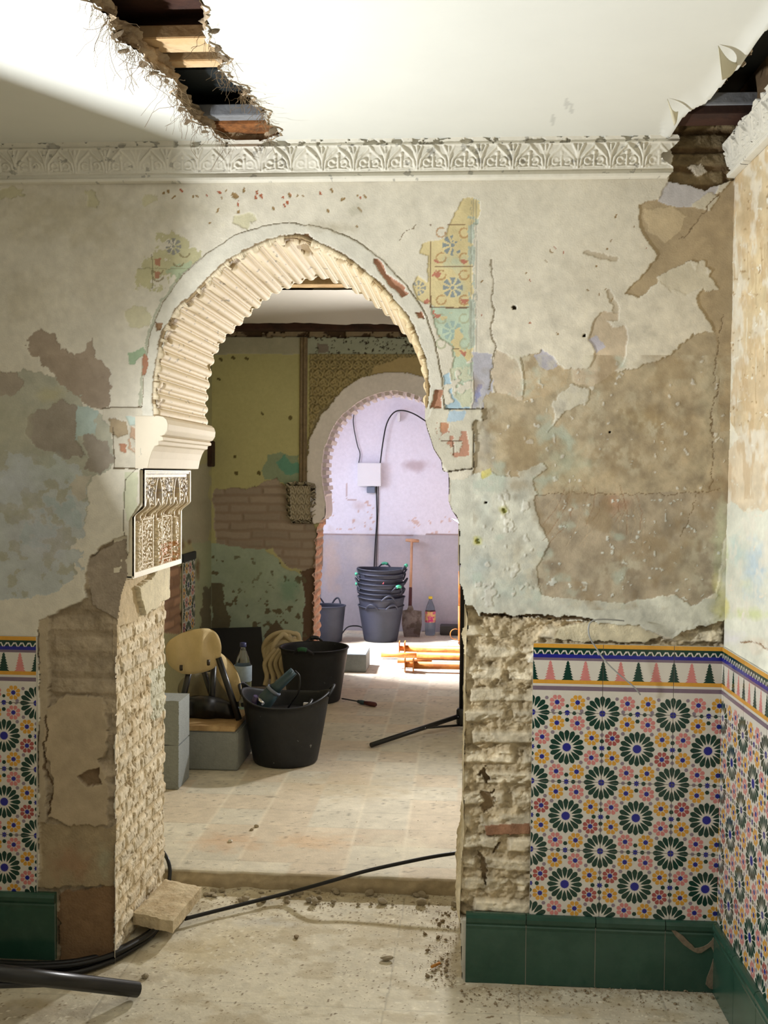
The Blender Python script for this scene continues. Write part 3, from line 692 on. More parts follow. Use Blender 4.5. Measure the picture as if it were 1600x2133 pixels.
o = mb.build('backing_block', mat('pale stucco edge', (228,218,194), rough=.6), ce)
# capital stub on the right jamb
mb = MB(); mb.prism(w2((934,985),(936,1045),(943,1064),(955,1082),(957,1100),(985,1100),(975,1062),(962,985)), .02, .50, 'y')
o = mb.build('carved_capital', 'plasteredge', bevel=.003); tag(o, 'broken edge of the matching plaster capital on the right jamb', 'capital')
# ================================================================ CORNICES
def motif(cx, cy):
    """relief height 0..1 of one palmette cell, cx -.5..0.5, cy 0..1"""
    ax = np.abs(cx); H = np.zeros(cx.shape)
    def st(pts, w_, k=1.0):
        d = linedist(ax, cy*.8, [(a, b*.8) for a, b in pts], w_); return k*np.clip(1-(d/w_)**2, 0, 1)
    H = np.maximum(H, st([(.43, .08), (.38, .42), (.22, .66), (.06, .86), (0, .98)], .05))
    H = np.maximum(H, st([(.5, .0), (.5, .95)], .045)); H = np.maximum(H, st([(.5, .35), (.44, .7), (.34, .97)], .04))
    a = np.linspace(-2.2, 2.6, 12); H = np.maximum(H, st([(.19+.1*math.cos(t), .30+.14*math.sin(t)) for t in a], .045, .9))
    H = np.maximum(H, st([(0, .1), (0, .5)], .04, .8)); H = np.maximum(H, st([(0, .62), (0, .66)], .06, .9))
    H = np.maximum(H, st([(.30, .12), (.42, .05)], .05, .7)); H = np.maximum(H, st([(0, .08), (.3, .05)], .03, .6))
    return H
def cornice(name, along, zb, ztop, mk, seed, worn=None, res=.0021, parent=None, ragged=None, baseh=0, mats=('gypsum',), colr=(224,219,204)):
    vs = np.linspace(0, 1, 74)
    A, V = np.meshgrid(along, vs, indexing='ij')
    prof = np.interp(V, [0, .015, .10, .13, .21, .23, .30, .80, .84, .90, .97, 1], [0, .020, .022, .012, .010, .016, .014, .030, .036, .030, .034, .036])
    cell = A/.0905; cx = cell-np.round(cell); cy = np.clip((V-.25)/.56, 0, 1)
    H = motif(cx, cy)*((V > .24) & (V < .82))
    wn = fbm(A*14, V*2+seed, seed, 3); k = np.clip((wn-.30)*5, .25, 1)
    if worn is not None: k = k*worn(A)
    off = prof+baseh+H*.0085*k+.0015*(fbm(A*90, V*9, seed+3)-.5)
    crumb = (V > .84) & (fbm(A*40, V*6, seed+4) > .60); off[crumb] -= .012
    c = np.empty(A.shape+(3,)); c[:] = lin(colr); c *= (.93+.14*fbm(A*10, V*4, seed+5))[..., None]
    d_ = fbm(A*45, V*7, seed+6) > .735; c[d_] *= .6
    c[(H < .15) & (V > .25) & (V < .8)] *= .93
    P = mk(A, off, zb(A)+(ztop-zb(A))*V)
    qm = None
    if ragged is not None: qm = ragged(A[:-1, :-1], V[:-1, :-1])
    return gridmesh(name, P, c, qm, mats, parent=parent)
al = np.arange(-1.46, .60, .0021)
endx = lambda V: .566+.018*np.sin(V*9)+.01*(V > .6)
o = cornice('trim_1', al, lambda A: 2.318+0*A, 2.4295, lambda A, o_, z: np.stack([A, -.004-o_, z], -1), 11,
            worn=lambda A: np.where(A < -.70, .65, 1.0), ragged=lambda A, V: A < endx(V)+.012*(fbm(A*60, V*9, 4)-.5))
tag(o, kind='structure')
o = MB().box(-3.2, -1.455, -.03, 0, 2.318, 2.43).build('trim_1', 'backwall'); tag(o, kind='structure')
al = np.arange(.0, .75, .0022)
def mkr(A, o_, z): return np.stack([RWX(-A)-.002-o_, -A, z], -1)
o = cornice('trim_2', al, lambda A: 2.318+0*A, 2.4295, mkr, 21, ragged=lambda A, V: (V < .70+.25*fbm(A*14, V*0, 8)+A*.5) & (fbm(A*50, V*9, 9) < .80))
tag(o, kind='structure')

# ================================================================ RIGHT WALL
ys = np.arange(-.66, .004, .003); zs = np.arange(-.02, 2.56, .003)
Yg, Zg = np.meshgrid(ys, zs, indexing='ij')
px, py = pj(np.stack([RWX(Yg), Yg, Zg], -1))
px = px+0*py
p = Paint(px*1.0, py, (226,220,200), seed=50); sx_ = 1.0
p.patch([(1500,330),(1720,200),(1720,960),(1600,960),(1530,900),(1522,700),(1530,600)], (212,192,156), .001, amp=6, big=10, var=.2)
for (x, y, rx, ry, c, k, s) in [(1536,700,14,220,(226,218,198),.7,1),(1560,450,22,60,(190,164,124),.6,2),(1590,820,40,90,(206,184,150),.5,3),(1545,980,20,60,(204,186,154),.5,4),(1525,400,8,40,(190,184,186),.6,5),(1580,600,30,60,(218,200,160),.6,6)]: p.smudge(x, y, rx, ry, c, k, s)
p.patch([(1500,960),(1560,900),(1700,900),(1700,1080),(1560,1060),(1530,1100),(1500,1040)], (222,206,178), .0015, amp=7, big=8)
p.patch([(1500,1060),(1530,1040),(1560,1070),(1720,1040),(1720,1480),(1500,1350)], (224,224,208), .003, amp=6, big=6)
for (x, y, rx, ry, c, k, s) in [(1575,1190,22,60,(184,206,220),.7,11),(1540,1150,22,30,(190,212,206),.6,12),(1560,1280,50,12,(206,214,150),.7,13),(1512,1270,8,30,(214,206,130),.8,14),(1510,1160,10,30,(206,208,140),.6,15),(1530,1330,25,16,(226,222,224),.7,16),
                                (1580,1340,30,20,(218,200,176),.6,17),(1560,1220,16,20,(216,218,170),.4,18)]: p.smudge(x, y, rx, ry, c, k, s)
p.chips(.78, (232,226,208), 12, None, .0012, 1); p.chips(.76, (176,150,112), 8, [(1500,380),(1720,300),(1720,900),(1500,900)], -.0008, 2)
for k in range(30):
    x = rr.uniform(1526, 1610); y = rr.uniform(420, 1050); L = rr.uniform(20, 70)
    p.line([(x, y), (x+rr.uniform(-3, 3), y+L)], 1.2, (232,226,206) if k % 2 else (184,158,120), .0003, amp=1.5, k=.5)
p.line([(1544,1340),(1570,1336),(1600,1352)], 2, (150,120,90), -.003, amp=5)
mott = fbm(px/22, py/40, 310, 5); p.col *= (1+.20*(mott-.5)*2)[..., None]
wgt = np.clip((fbm(px/12, py/50, 311, 4)-.55)*8, 0, 1)*.5*(py < 1040); p.col = p.col*(1-wgt[..., None])+lin((196,168,128))*wgt[..., None]
wgt = np.clip((fbm(px/14, py/40, 312, 4)-.55)*8, 0, 1)*.6; p.col = p.col*(1-wgt[..., None])+lin((232,226,210))*wgt[..., None]
w, i1, i2 = bricks(Yg, Zg, .05, .25, 13); m = (Zg > 2.40)
p.col[m] = lin((120,98,72))*(.6+.7*i1[m])[:, None]
P = np.stack([RWX(Yg)-p.h-.002*(p.nz-.5), Yg, Zg], -1)
o = gridmesh('wall_right', P, p.col, None, ('wall',), flip=True); tag(o, kind='structure')
o = MB().prism([(RWX(-.65)-.001, -.65), (RWX(-5), -5), (RWX(-5)+.2, -5), (RWX(-5)+.2, .3), (RWX(0)+.03, .3), (RWX(0)+.03, -.60)], -.02, 2.76, 'z').build('wall_right', 'backwall'); tag(o, kind='structure')

# ================================================================ TILES
def clip(poly, x0, x1, y0, y1):
    for ax, v, sg in ((0, x0, 1), (0, x1, -1), (1, y0, 1), (1, y1, -1)):
        out = []
        for i in range(len(poly)):
            a, b = poly[i-1], poly[i]; ia = (a[ax]-v)*sg >= 0; ib = (b[ax]-v)*sg >= 0
            if ia != ib:
                t = (v-a[ax])/(b[ax]-a[ax]); q = (a[0]+(b[0]-a[0])*t, a[1]+(b[1]-a[1])*t)
                out.append(q)
            if ib: out.append(b)
        poly = out
        if len(poly) < 3: return None
    return poly
TM = ['tile_white', 'tile_green', 'tile_blue', 'tile_pink', 'tile_yellow', 'tile_mauve', 'tile_grey', 'tile_red', 'grout']
def ngon(cx, cy, r, n, a0=0): return [(cx+r*math.cos(a0+2*PI*k/n), cy+r*math.sin(a0+2*PI*k/n)) for k in range(n)]
def petal(cx, cy, a, r0, r1, w_, r2=None, tip=.0):
    ca, sa = math.cos(a), math.sin(a); r2 = r2 or (r0+(r1-r0)*.72)
    L = [(r0, 0), (r0+.055, w_*.60), (r2, w_), (r1-tip, w_*.72), (r1, 0), (r1-tip, -w_*.72), (r2, -w_), (r0+.055, -w_*.60)]
    return [(cx+r*ca-t*sa, cy+r*sa+t*ca) for r, t in L]
def star16(cx, cy, blue=.068):
    out = [(1, petal(cx, cy, 2*PI*k/16, .086, .254, .0372, .205, .018)) for k in range(16)]
    st = []
    for k in range(32): st.append((cx+(blue if k % 2 == 0 else blue*.82)*math.cos(2*PI*k/32), cy+(blue if k % 2 == 0 else blue*.82)*math.sin(2*PI*k/32)))
    out.append((2, st)); return out
def flower(cx, cy, c, a0=PI/8):
    out = []
    for k in range(8):
        a = a0+2*PI*k/8; ca, sa = math.cos(a), math.sin(a)
        L = [(.036, 0), (.056, .018), (.078, .0300), (.098, .0275), (.111, .011), (.111, -.011), (.098, -.0275), (.078, -.0300), (.056, -.018)]
        out.append((c, [(cx+r*ca-t*sa, cy+r*sa+t*ca) for r, t in L]))
    s8 = [(cx+(.040 if k % 2 == 0 else .030)*math.cos(PI*k/8), cy+(.040 if k % 2 == 0 else .030)*math.sin(PI*k/8)) for k in range(16)]
    out.append((2, s8)); return out
def cellpolys(red):
    out = star16(.5, .5)+star16(0, 0, .05)+star16(1, 0, .05)+star16(0, 1, .05)+star16(1, 1, .05)
    for k, (a, b) in enumerate([(.353, .143), (.353, -.143), (.146, -.352), (-.146, -.352), (-.353, -.143), (-.353, .143), (-.146, .352), (.146, .352)]):
        c = 4 if k % 2 == 0 else (7 if red > .5 and k in (1, 5) else 3)
        out += flower(.5+a, .5+b, c)
    for cx, cy in [(.5, 0), (.5, 1), (0, .5), (1, .5)]:
        out.append((2, [(cx+(.05 if k % 2 == 0 else .028)*math.cos(PI*k/8), cy+(.05 if k % 2 == 0 else .028)*math.sin(PI*k/8)) for k in range(16)]))
        for k in range(4): out.append((1, ngon(cx+.1*math.cos(PI*k/2), cy+.1*math.sin(PI*k/2), .033, 6, PI/6+PI*k/2)))
    for sx in (-1, 1):
        for sy in (-1, 1):
            for a, b in [(.205, .215), (.30, .285)]: out.append((6, ngon(.5+sx*a, .5+sy*b, .030, 6)))
        out.append((6, ngon(.5+sx*.5+0, .5+.19, .03, 6))); out.append((6, ngon(.5+sx*.5, .5-.19, .03, 6)))
        out.append((6, ngon(.5+.19, .5+sx*.5, .03, 6))); out.append((6, ngon(.5-.19, .5+sx*.5, .03, 6)))
    return out
def borderpolys():
    H = lambda a, b, c: (c, [(0, 1-b), (1, 1-b), (1, 1-a), (0, 1-a)])
    out = [H(0, .062, 4), H(.062, .15, 1), H(.15, .205, 2), H(.205, .243, 5), H(.525, .58, 4), H(.615, .675, 5)]
    n = 9
    for k in range(n+1):                                     # white zigzag braid with dark red cores
        c = (k+.5)/n-.5/n; z = 1-.122; t = .5/n
        out.append((0, [(c-t, z-.034), (c-t*.35, z+.028), (c+t*.25, z+.028), (c+t*.0, z+.002), (c-t*.3, z+.0), (c-t*.75, z-.034)]))
        out.append((0, [(c+t*.1, z+.028), (c+t*.45, z+.028), (c+t*1.0, z-.034), (c+t*.6, z-.034)]))
    for k in range(5):                                       # stepped cypress trees
        for c, x in ((1, k/4*1.0+0 if k % 1 == 0 else 0),):
            col = 1 if k % 2 == 0 else 3
            L = []; R_ = []; N = 7; zb, zt = 1-.525, 1-.25
            for j in range(N+1):
                f = j/N; wd = .088*(1-f)+.016*f; z = zb+(zt-zb)*f
                if j < N:
                    R_ += [(x+wd, z), (x+wd*.68-.010, z+(zt-zb)/N*.9)]; L += [(x-wd, z), (x-wd*.68+.010, z+(zt-zb)/N*.9)]
            out.append((col, R_+[(x+.02, zt), (x-.02, zt)]+L[::-1]))
    for cx in (0, 1): out += star16(cx, 0, .05)
    out += flower(.5-.146, .152, 3)+flower(.5+.146, .152, 4)
    for a in (.205, -.205): out.append((6, ngon(.5+a*1.0, .03, .03, 6)))
    for a in (.295, -.295): out.append((6, ngon(.5+a, .215, .028, 6)))
    out.append((1, ngon(.5, .1, .027, 6, PI/6))); out.append((2, ngon(.5, 0, .04, 8)))
    for a in (.1, -.1): out.append((1, ngon(.5+a, 0, .027, 6)))
    return out
def tile_panel(name, label, mp, u0, u1, v0, v1, ju, jv, T=.2, border=True, parent=None):
    """mp(u,v,d)->xyz; ju,jv a joint position; tiles T; top row is the border"""
    mb = MB(); g = .0008
    mb.add([mp(u0, v0, -.001), mp(u1, v0, -.001), mp(u1, v1, -.001), mp(u0, v1, -.001)], [(0, 1, 2, 3)], 8)
    i0 = math.floor((u0-ju)/T); i1 = math.ceil((u1-ju)/T); j = 0
    for i in range(i0, i1):
        j = 0
        while jv-j*T > v0+1e-4:
            ax, ay = ju+i*T, jv-(j+1)*T
            x0, x1, y0, y1 = max(ax+g, u0), min(ax+T-g, u1), max(ay+g, v0), min(ay+T-g, v1)
            if x1-x0 > .003 and y1-y0 > .003:
                d = .0045
                q = [(x0, y0), (x1, y0), (x1, y1), (x0, y1)]
                mb.add([mp(*a, d) for a in q]+[mp(*a, -.002) for a in q], [(0, 1, 2, 3), (0, 4, 5, 1), (1, 5, 6, 2), (2, 6, 7, 3), (3, 7, 4, 0)], 0)
                pol = borderpolys() if (border and j == 0) else cellpolys(rr.random())
                for k, (c, P_) in enumerate(pol):
                    P2 = clip([(ax+a*T, ay+b*T) for a, b in P_], x0, x1, y0, y1)
                    if P2: mb.add([mp(a, b, d+.00012+.00008*(k % 3 if c else 4)) for a, b in P2], [tuple(range(len(P2)))], c)
            j += 1
    o = mb.build(name, TM, parent)
    if label: tag(o, label, 'wall tiles')
    return o
mf = lambda u, v, d: (u, -.006-d, v)
tile_panel('tile_dado', 'Moorish star tiles with cypress border, squarely facing us at right of the arch', mf, .2125, .752, .204, .996, .2125, .996)
tile_panel('tile_dado', 'strip of star tiles at far left edge beside the bare pier', mf, -1.46, -1.256, .212, .985, -1.257, .985)
mr_ = lambda u, v, d: (RWX(u)-.006-d, u, v)
tile_panel('tile_dado', 'star tiles on the side wall, seen sharply foreshortened at the right edge', mr_, -.66, -.012, .205, .996, -.03, .996)
# green skirtings
def skprof(z0, z1): return [(0, z0), (.017, z0), (.017, z1-.045), (.019, z1-.036), (.016, z1-.032), (.021, z1-.024), (.023, z1-.012), (.019, z1-.003), (.012, z1), (0, z1)]
def skirting(name, mp, segs, z0, z1):
    mb = MB()
    for a, b in segs:
        pr = skprof(z0, z1); n = len(pr)
        V = [mp(a+.0011, d, z) for d, z in pr]+[mp(b-.0011, d, z) for d, z in pr]
        mb.add(V, [tuple(range(n))[::-1], tuple(range(n, 2*n))]+[(i, (i+1) % n, n+(i+1) % n, n+i) for i in range(n)], 0)
    # grout behind
    a, b = segs[0][0], segs[-1][1]
    mb.add([mp(a, .0155, z0), mp(b, .0155, z0), mp(b, .0155, z1-.03), mp(a, .0155, z1-.03)], [(0, 1, 2, 3)], 1)
    o = mb.build(name, ['skirt', 'grout'], bevel=0); tag(o, kind='structure'); return o
skirting('baseboard_front', lambda a, d, z: (a, -.004-d, z), [(.028, .203), (.203, .402), (.402, .60), (.60, .752)], .0, .204)
skirting('baseboard_left', lambda a, d, z: (a, -.004-d, z), [(-1.50, -1.40), (-1.40, -1.197)], .012, .214)
skirting('baseboard_right', lambda a, d, z: (RWX(a)-.004-d, a, z), [(-.86, -.63), (-.63, -.43), (-.43, -.23), (-.23, -.03), (-.03, -.018)], 0, .204)
# chipped corner: mortar scar where the skirting glaze has broken away
sc = [(1395,1934),(1412,1940),(1432,1958),(1448,1974),(1466,1972),(1484,1958),(1492,1944),(1496,1962),(1490,1975),(1496,2030),(1488,2060),(1470,2050),(1478,2020),(1488,1990),(1480,1972),(1462,1984),(1446,1982),(1424,1966)]
S_ = smooth_curve([at(x, y, Y=-.0215)[[0, 2]] for x, y in sc], 2, True)
o = MB().prism([(a+rr.uniform(-.0015, .0015), b+rr.uniform(-.0015, .0015)) for a, b in S_], -.0235, -.012, 'y').build('mortar_scar', 'skirtdust')
tag(o, 'curved mortar scar across the chipped corner of the green skirting', 'mortar')

# ================================================================ CEILING
hole1 = [(100,-120),(182,0),(220,30),(230,50),(240,85),(270,95),(290,110),(315,140),(340,155),(365,172),(362,200),(385,225),(400,250),(440,270),(465,293),(540,297),(555,290),(585,281),(582,267),(557,255),(550,240),(555,230),(530,217),(527,203),(505,200),(520,185),(490,175),(475,160),(457,145),(480,122),(450,105),(435,90),(427,70),(440,50),(430,25),(425,0),(400,-120)]
hole2 = [(1383,294),(1395,275),(1420,235),(1445,215),(1470,205),(1505,165),(1515,150),(1537,132),(1555,105),(1575,75),(1600,45),(1660,-40),(1760,-40),(1760,120),(1600,206),(1560,245),(1535,262),(1522,300)]
xs = np.arange(-1.75, .80, .006); ys = np.arange(-1.25, .012, .006)
X, Y = np.meshgrid(xs, ys, indexing='ij')
px, py = pj(np.stack([X, Y, 0*X+CZ], -1))
n1, n2 = fbm(px/9, py/9, 1)-.5, fbm(px/9, py/9, 2)-.5
h1 = inside(px+n1*12, py+n2*12, hole1); h2 = inside(px+n1*8, py+n2*8, hole2)
c = np.empty(X.shape+(3,)); c[:] = lin((226,226,218)); c *= (.98+.04*fbm(X*3, Y*3, 4))[..., None]
for x, y, w_ in [(700,420,3),(1190,225,2),(1152,250,2.5),(1180,215,1.5)]:
    m = np.hypot((px-x)/1, (py-y)/3) < 4; c[m] *= .8
Zc = CZ+.003*(fbm(X*2, Y*2, 3)-.5)
# paint skin curling down beside the right-hand hole
hd = np.full(X.shape, 1e9); bnd = [tuple(q) for q in hole2[1:12]]
hd = linedist(px, py, bnd, 60); curl = np.clip(1-hd/34, 0, 1)**2*(px > 1380)
Zc = Zc-.012*curl
P = np.stack([X, Y, Zc], -1)
hm = (h1 | h2); qm = ~(hm[:-1, :-1] & hm[1:, 1:])
o = gridmesh('ceiling', P, c, qm, ('ceilp',), flip=True); tag(o, kind='structure')
def slab(name, x0, x1, y0, y1, z0, z1, m='backwall'):
    o = MB().box(x0, x1, y0, y1, z0, z1).build(name, m); tag(o, kind='structure'); return o
slab('ceiling', -3.2, -1.745, -5, .02, CZ, CZ+.03); slab('ceiling', -1.75, .95, -5, -1.244, CZ, CZ+.03)
slab('ceiling', -3.3, 1.4, -5, 7.2, 2.76, 2.80, 'darkvoid')
def rim(name, poly, z0, hgt, seed, mm='plasteredge'):
    Q = np.array([at(x, y, Z=z0)[:2] for x, y in poly]); Q, L = resample(Q, int(260))
    v = np.linspace(0, 1, 12); A, V = np.meshgrid(np.arange(260), v, indexing='ij')
    s_ = A*L/260; n = fbm(s_*30, V*3, seed); n2 = fbm(s_*90, V*8, seed+1)
    t = np.gradient(Q, axis=0); t /= np.linalg.norm(t, axis=1)[:, None]; nn = np.stack([-t[:, 1], t[:, 0]], 1)
    off = (n-.5)*.05+(n2-.5)*.02
    P = np.stack([Q[A, 0]+nn[A, 0]*off, Q[A, 1]+nn[A, 1]*off, z0-.006*(n2)+V*hgt], -1)
    o = gridmesh(name, P, None, None, (mm,)); tag(o, kind='structure'); return o
rim('trim_4', hole1, CZ, .05, 31); rim('trim_5', hole2[:12], CZ, .04, 41)
# timbers and boards in the roof void
def batten(name, pxy0, pxy1, z, thick, x0, x1, m, label, cat='timber'):
    ya = at(*pxy0, Z=z)[1]; yb = at(*pxy1, Z=z)[1]
    o = MB().box(x0, x1, min(ya, yb), max(ya, yb), z, z+thick).build(name, m, bevel=.002, origin=((x0+x1)/2, (ya+yb)/2, z))
    tag(o, label, cat); return o
batten('ceiling_batten', (360,79), (360,110), CZ+.045, .03, -1.05, -.30, 'woodpale', 'wider pale pine batten crossing the ceiling hole')
batten('ceiling_batten', (360,127), (360,142), CZ+.04, .03, -1.00, -.32, 'woodpale', 'narrow pale batten crossing the ceiling hole, nearer the wall')
batten('void_board', (360,-160), (360,84), CZ+.11, .02, -1.3, -.1, 'wooddark', 'dark brown board seen up through the ceiling hole')
batten('void_board', (400,112), (400,128), CZ+.07, .02, -1.1, -.2, 'wooddark', 'thin dark board between the two pale battens')
batten('slate_or_void_sheet', (440,144), (470,240), CZ+.10, .02, -1.1, -.1, 'slate', 'blackish slate board filling the lower ceiling hole')
batten('grey_lath', (500,239), (500,256), CZ+.03, .03, -.80, -.40, 'greyslat', 'grey limewashed lath at the wall end of the ceiling hole')
batten('rotten_lintel', (500,257), (500,292), CZ+.022, .05, -.82, -.36, 'rust', 'rotten orange-brown timber end above the cornice')
batten('slate_or_void_sheet', (1500,-60), (1500,216), CZ+.12, .02, .15, .80, 'slate', 'black sheet standing in for the dark void above the torn ceiling corner at right')  # black sheet stands in for the darkness of the void
batten('grey_lath', (1480,216), (1480,233), CZ+.03, .03, .50, .77, 'greyslat', 'grey lath over the bare masonry in the right corner')
batten('rotten_lintel', (1480,236), (1480,262), CZ+.01, .05, .50, .77, 'wooddark', 'dark rotten timber above the missing cornice in the corner')
# torn skin flaps
def flap(pts, label):
    A = [at(x, y, Z=z) for x, y, z in pts]; mb = MB()
    n = 10; V = []; Fc = []
    a, b, c_ = [np.array(q) for q in A]
    for i in range(n+1):
        for j in range(n+1-i):
            s, t = i/n, j/n; q = a*(1-s-t)+b*s+c_*t; q = q+np.array([0, 0, -.012*math.sin(PI*s)*math.cos(t)]); V.append(q)
    def ix(i, j): return i*(n+1)-(i*(i-1))//2+j
    for i in range(n):
        for j in range(n-i):
            Fc.append((ix(i, j), ix(i+1, j), ix(i, j+1)))
            if j < n-i-1: Fc.append((ix(i+1, j), ix(i+1, j+1), ix(i, j+1)))
    mb.add(V, Fc, 0, True); o = mb.build('torn_ceiling_flap', 'paperflap')
    md = o.modifiers.new('t', 'SOLIDIFY'); md.thickness = .0015
    return tag(o, label, 'torn plaster')
flap([(1497,95,CZ-.002),(1540,130,CZ-.002),(1505,167,CZ-.06)], 'larger triangular skin flap curling off the right ceiling edge')
flap([(1391,206,CZ-.002),(1412,232,CZ-.02),(1405,262,CZ-.05)], 'small sliver of torn skin hanging near the right cornice end')
# loose plaster lumps at the left hole and fibres
def rock(seed, flat=.6, sub=2, rough=.35):
    bm = bmesh.new(); bmesh.ops.create_icosphere(bm, subdivisions=sub, radius=1)
    r1 = random.Random(seed); pl = [(Vector((r1.uniform(-1, 1), r1.uniform(-1, 1), r1.uniform(-1, 1))).normalized(), r1.uniform(.45, .85)) for _ in range(9)]
    for v in bm.verts:
        for n, d in pl:
            t = v.co.dot(n)
            if t > d: v.co -= n*(t-d)*.92
        v.co *= 1+rough*.4*(float(vn(v.co.x*2+5, v.co.y*2+v.co.z*1.7+5, seed))-.5); v.co.z *= flat
    me = bpy.data.meshes.new('rubble_chip'); bm.to_mesh(me); bm.free(); return me
rocks = [rock(k, .5+.1*(k % 3)) for k in range(7)]
for m_ in rocks: m_.materials.append(MT['rubble'])
rocks_d = [rock(20+k, .6) for k in range(3)]
for m_ in rocks_d: m_.materials.append(MT['plasteredge'])
def put(me, name, loc, s, rz=None, tilt=0):
    o = bpy.data.objects.new(name, me); COL.objects.link(o); o.location = loc
    s = (s, s, s) if not hasattr(s, '__len__') else s
    o.scale = s; o.rotation_euler = (rr.uniform(-tilt, tilt), rr.uniform(-tilt, tilt), rr.uniform(0, 6.3) if rz is None else rz); return o
for k, (x, y, s) in enumerate([(245,70,.03),(262,105,.035),(300,130,.03),(322,150,.028),(350,165,.025),(380,225,.028),(392,250,.03),(430,272,.025),(445,62,.028),(455,95,.028),(465,118,.03),(515,188,.022),(527,212,.022),(548,232,.022),(570,270,.028),(576,282,.02),(470,294,.02)]):
    q = at(x, y, Z=CZ+.002); o = put(rocks_d[k % 3], 'plaster_lump', q, (s*.5, s*.62, s*.4), tilt=.8)
    tag(o, 'crumbly plaster lump clinging to the rim of the big ceiling hole', 'plaster', 'plaster lumps round the ceiling hole')
mb = MB()
edgeL = hole1[1:17]; edgeR = hole1[19:34]
for k in range(620):
    if k < 440: i = rr.randrange(len(edgeL)-1); a, b = edgeL[i], edgeL[i+1]
    else: i = rr.randrange(len(edgeR)-1); a, b = edgeR[i], edgeR[i+1]
    t = rr.random(); q = Vector(at(a[0]+(b[0]-a[0])*t, a[1]+(b[1]-a[1])*t, Z=CZ+.004))
    L = rr.uniform(.012, .045) if rr.random() < .85 else rr.uniform(.05, .11)
    d = Vector((rr.uniform(-1, 1), rr.uniform(-.8, .8), rr.uniform(-1.2, .1))).normalized(); cv_ = Vector((rr.uniform(-1, 1), rr.uniform(-1, 1), -rr.uniform(.0, 1.1)))
    pts = [q]; dd_ = d.copy()
    for s in range(6):
        dd_ = (dd_+Vector((rr.uniform(-.7, .7), rr.uniform(-.7, .7), rr.uniform(-.8, .4)))).normalized(); pts.append(pts[-1]+dd_*L/5)
    mb.tube(pts, rr.choice([.00035, .0004, .0006]), 3, cap=False)
o = mb.build('ceiling_fibres', 'fibre'); tag(o, 'tangle of esparto fibres hanging from the ceiling hole', 'fibres', kind='stuff')

# ================================================================ FLOORS
xs = np.arange(-1.75, .80, .0045); ys = np.arange(-1.05, .63, .0045)
X, Y = np.meshgrid(xs, ys, indexing='ij'); px, py = pj(np.stack([X, Y, 0*X], -1))
p = Paint(X*420+700, Y*420+2000, (212,204,182), seed=90, amp=6); p.px0, p.py0 = px, py
wb = lambda x, y, rx, ry, c_, k, s: p.smudge(at(x, y, Z=0)[0]*420+700, at(x, y, Z=0)[1]*420+2000, rx, ry, c_, k, s)
for a in [(620,2080,160,60,(222,214,190),.5,1),(500,1960,60,60,(196,180,142),.5,2),(800,1930,70,60,(192,176,140),.5,3),(690,1870,90,30,(184,168,134),.5,4),(900,1890,60,40,(176,160,128),.6,5),(400,1990,50,50,(206,190,150),.5,6),(560,1920,50,20,(186,184,178),.5,7),
          (1200,2100,200,30,(188,176,152),.5,8),(1300,2060,150,14,(160,144,118),.7,9),(1030,2060,60,14,(168,152,124),.7,10),(170,2030,120,30,(150,134,108),.5,11),(60,2110,80,30,(156,140,116),.6,12),(930,2000,20,60,(178,162,132),.6,13)]: wb(*a)
sp = fbm(X*110, Y*110, 91, 3); dens = .775-.05*(Y > .35)-.04*((px > 960) & (py < 2085))-.03*np.clip(fbm(X*6, Y*6, 92)-.5, 0, 1)*2
m = sp > dens; p.col[m] = lin((132,114,88)); p.h[m] = .0012
sp2 = fbm(X*70, Y*70, 95, 3); m = sp2 > .74; p.col[m] = lin((226,218,196)); p.h[m] += .0006
for gx in (-.98, -.19, .18, .58): m = np.abs(X-gx+.02*(p.big-.5)-.02*Y) < .0022; p.col[m] = p.col[m]*.75; p.h[m] -= .0015
for gy in (-.20, -.60): m = (np.abs(Y-gy+.01*(p.nz-.5)) < .0022); p.col[m] *= .82
p.col *= (1+.22*(fbm(X*16, Y*16, 97, 5)-.5)+.16*(fbm(X*50, Y*50, 98, 3)-.5))[..., None]
wg = np.clip((fbm(X*9, Y*13, 99, 5)-.54)*8, 0, 1)*.5; p.col = p.col*(1-wg[..., None])+lin((176,160,126))*wg[..., None]
p.h += .004*(fbm(X*9, Y*9, 93)-.5)+.0015*(fbm(X*45, Y*45, 94)-.5)
p.h += np.clip((Y-.42)/.2, 0, 1)*.012*fbm(X*12, Y*12, 96)
o = gridmesh('floor', np.stack([X, Y, p.h-.001], -1), p.col, None, ('floord',)); tag(o, kind='structure')
slab('floor', -3.2, -1.745, -5, .63, -.03, -.001, 'backwall'); slab('floor', -1.75, 1.0, -5, -1.045, -.03, -.001, 'backwall')
# raised tiled floor of the two rooms beyond
xs = np.arange(-1.95, 1.65, .012); ys = np.r_[np.arange(.618, 2.4, .008), np.arange(2.4, 7.0, .016)]
X, Y = np.meshgrid(xs, ys, indexing='ij'); px, py = pj(np.stack([X, Y, 0*X+.06], -1))
p = Paint(X*420+700, Y*420, (207,199,180), seed=70)
ti = np.floor((X+3.0)/.2).astype(int); tj = np.floor((Y-.52)/.2).astype(int); tv = _tab[ti & 255, tj & 255]; tw = _tab[tj & 255, ti & 255]
p.col *= (.93+.12*tv)[..., None]
m = (tw > .55); p.col[m] = p.col[m]*.7+lin((206,176,142))*.3
p.col *= (.86+.28*p.nz)[..., None]
fx = np.abs((X+3.0)/.2-np.round((X+3.0)/.2))*.2; fy = np.abs((Y-.52)/.2-np.round((Y-.52)/.2))*.2
m = (fx < .0045); p.col[m] = p.col[m]*.5+lin((228,218,196))*.5
m = (fy < .0045); p.col[m] *= .88
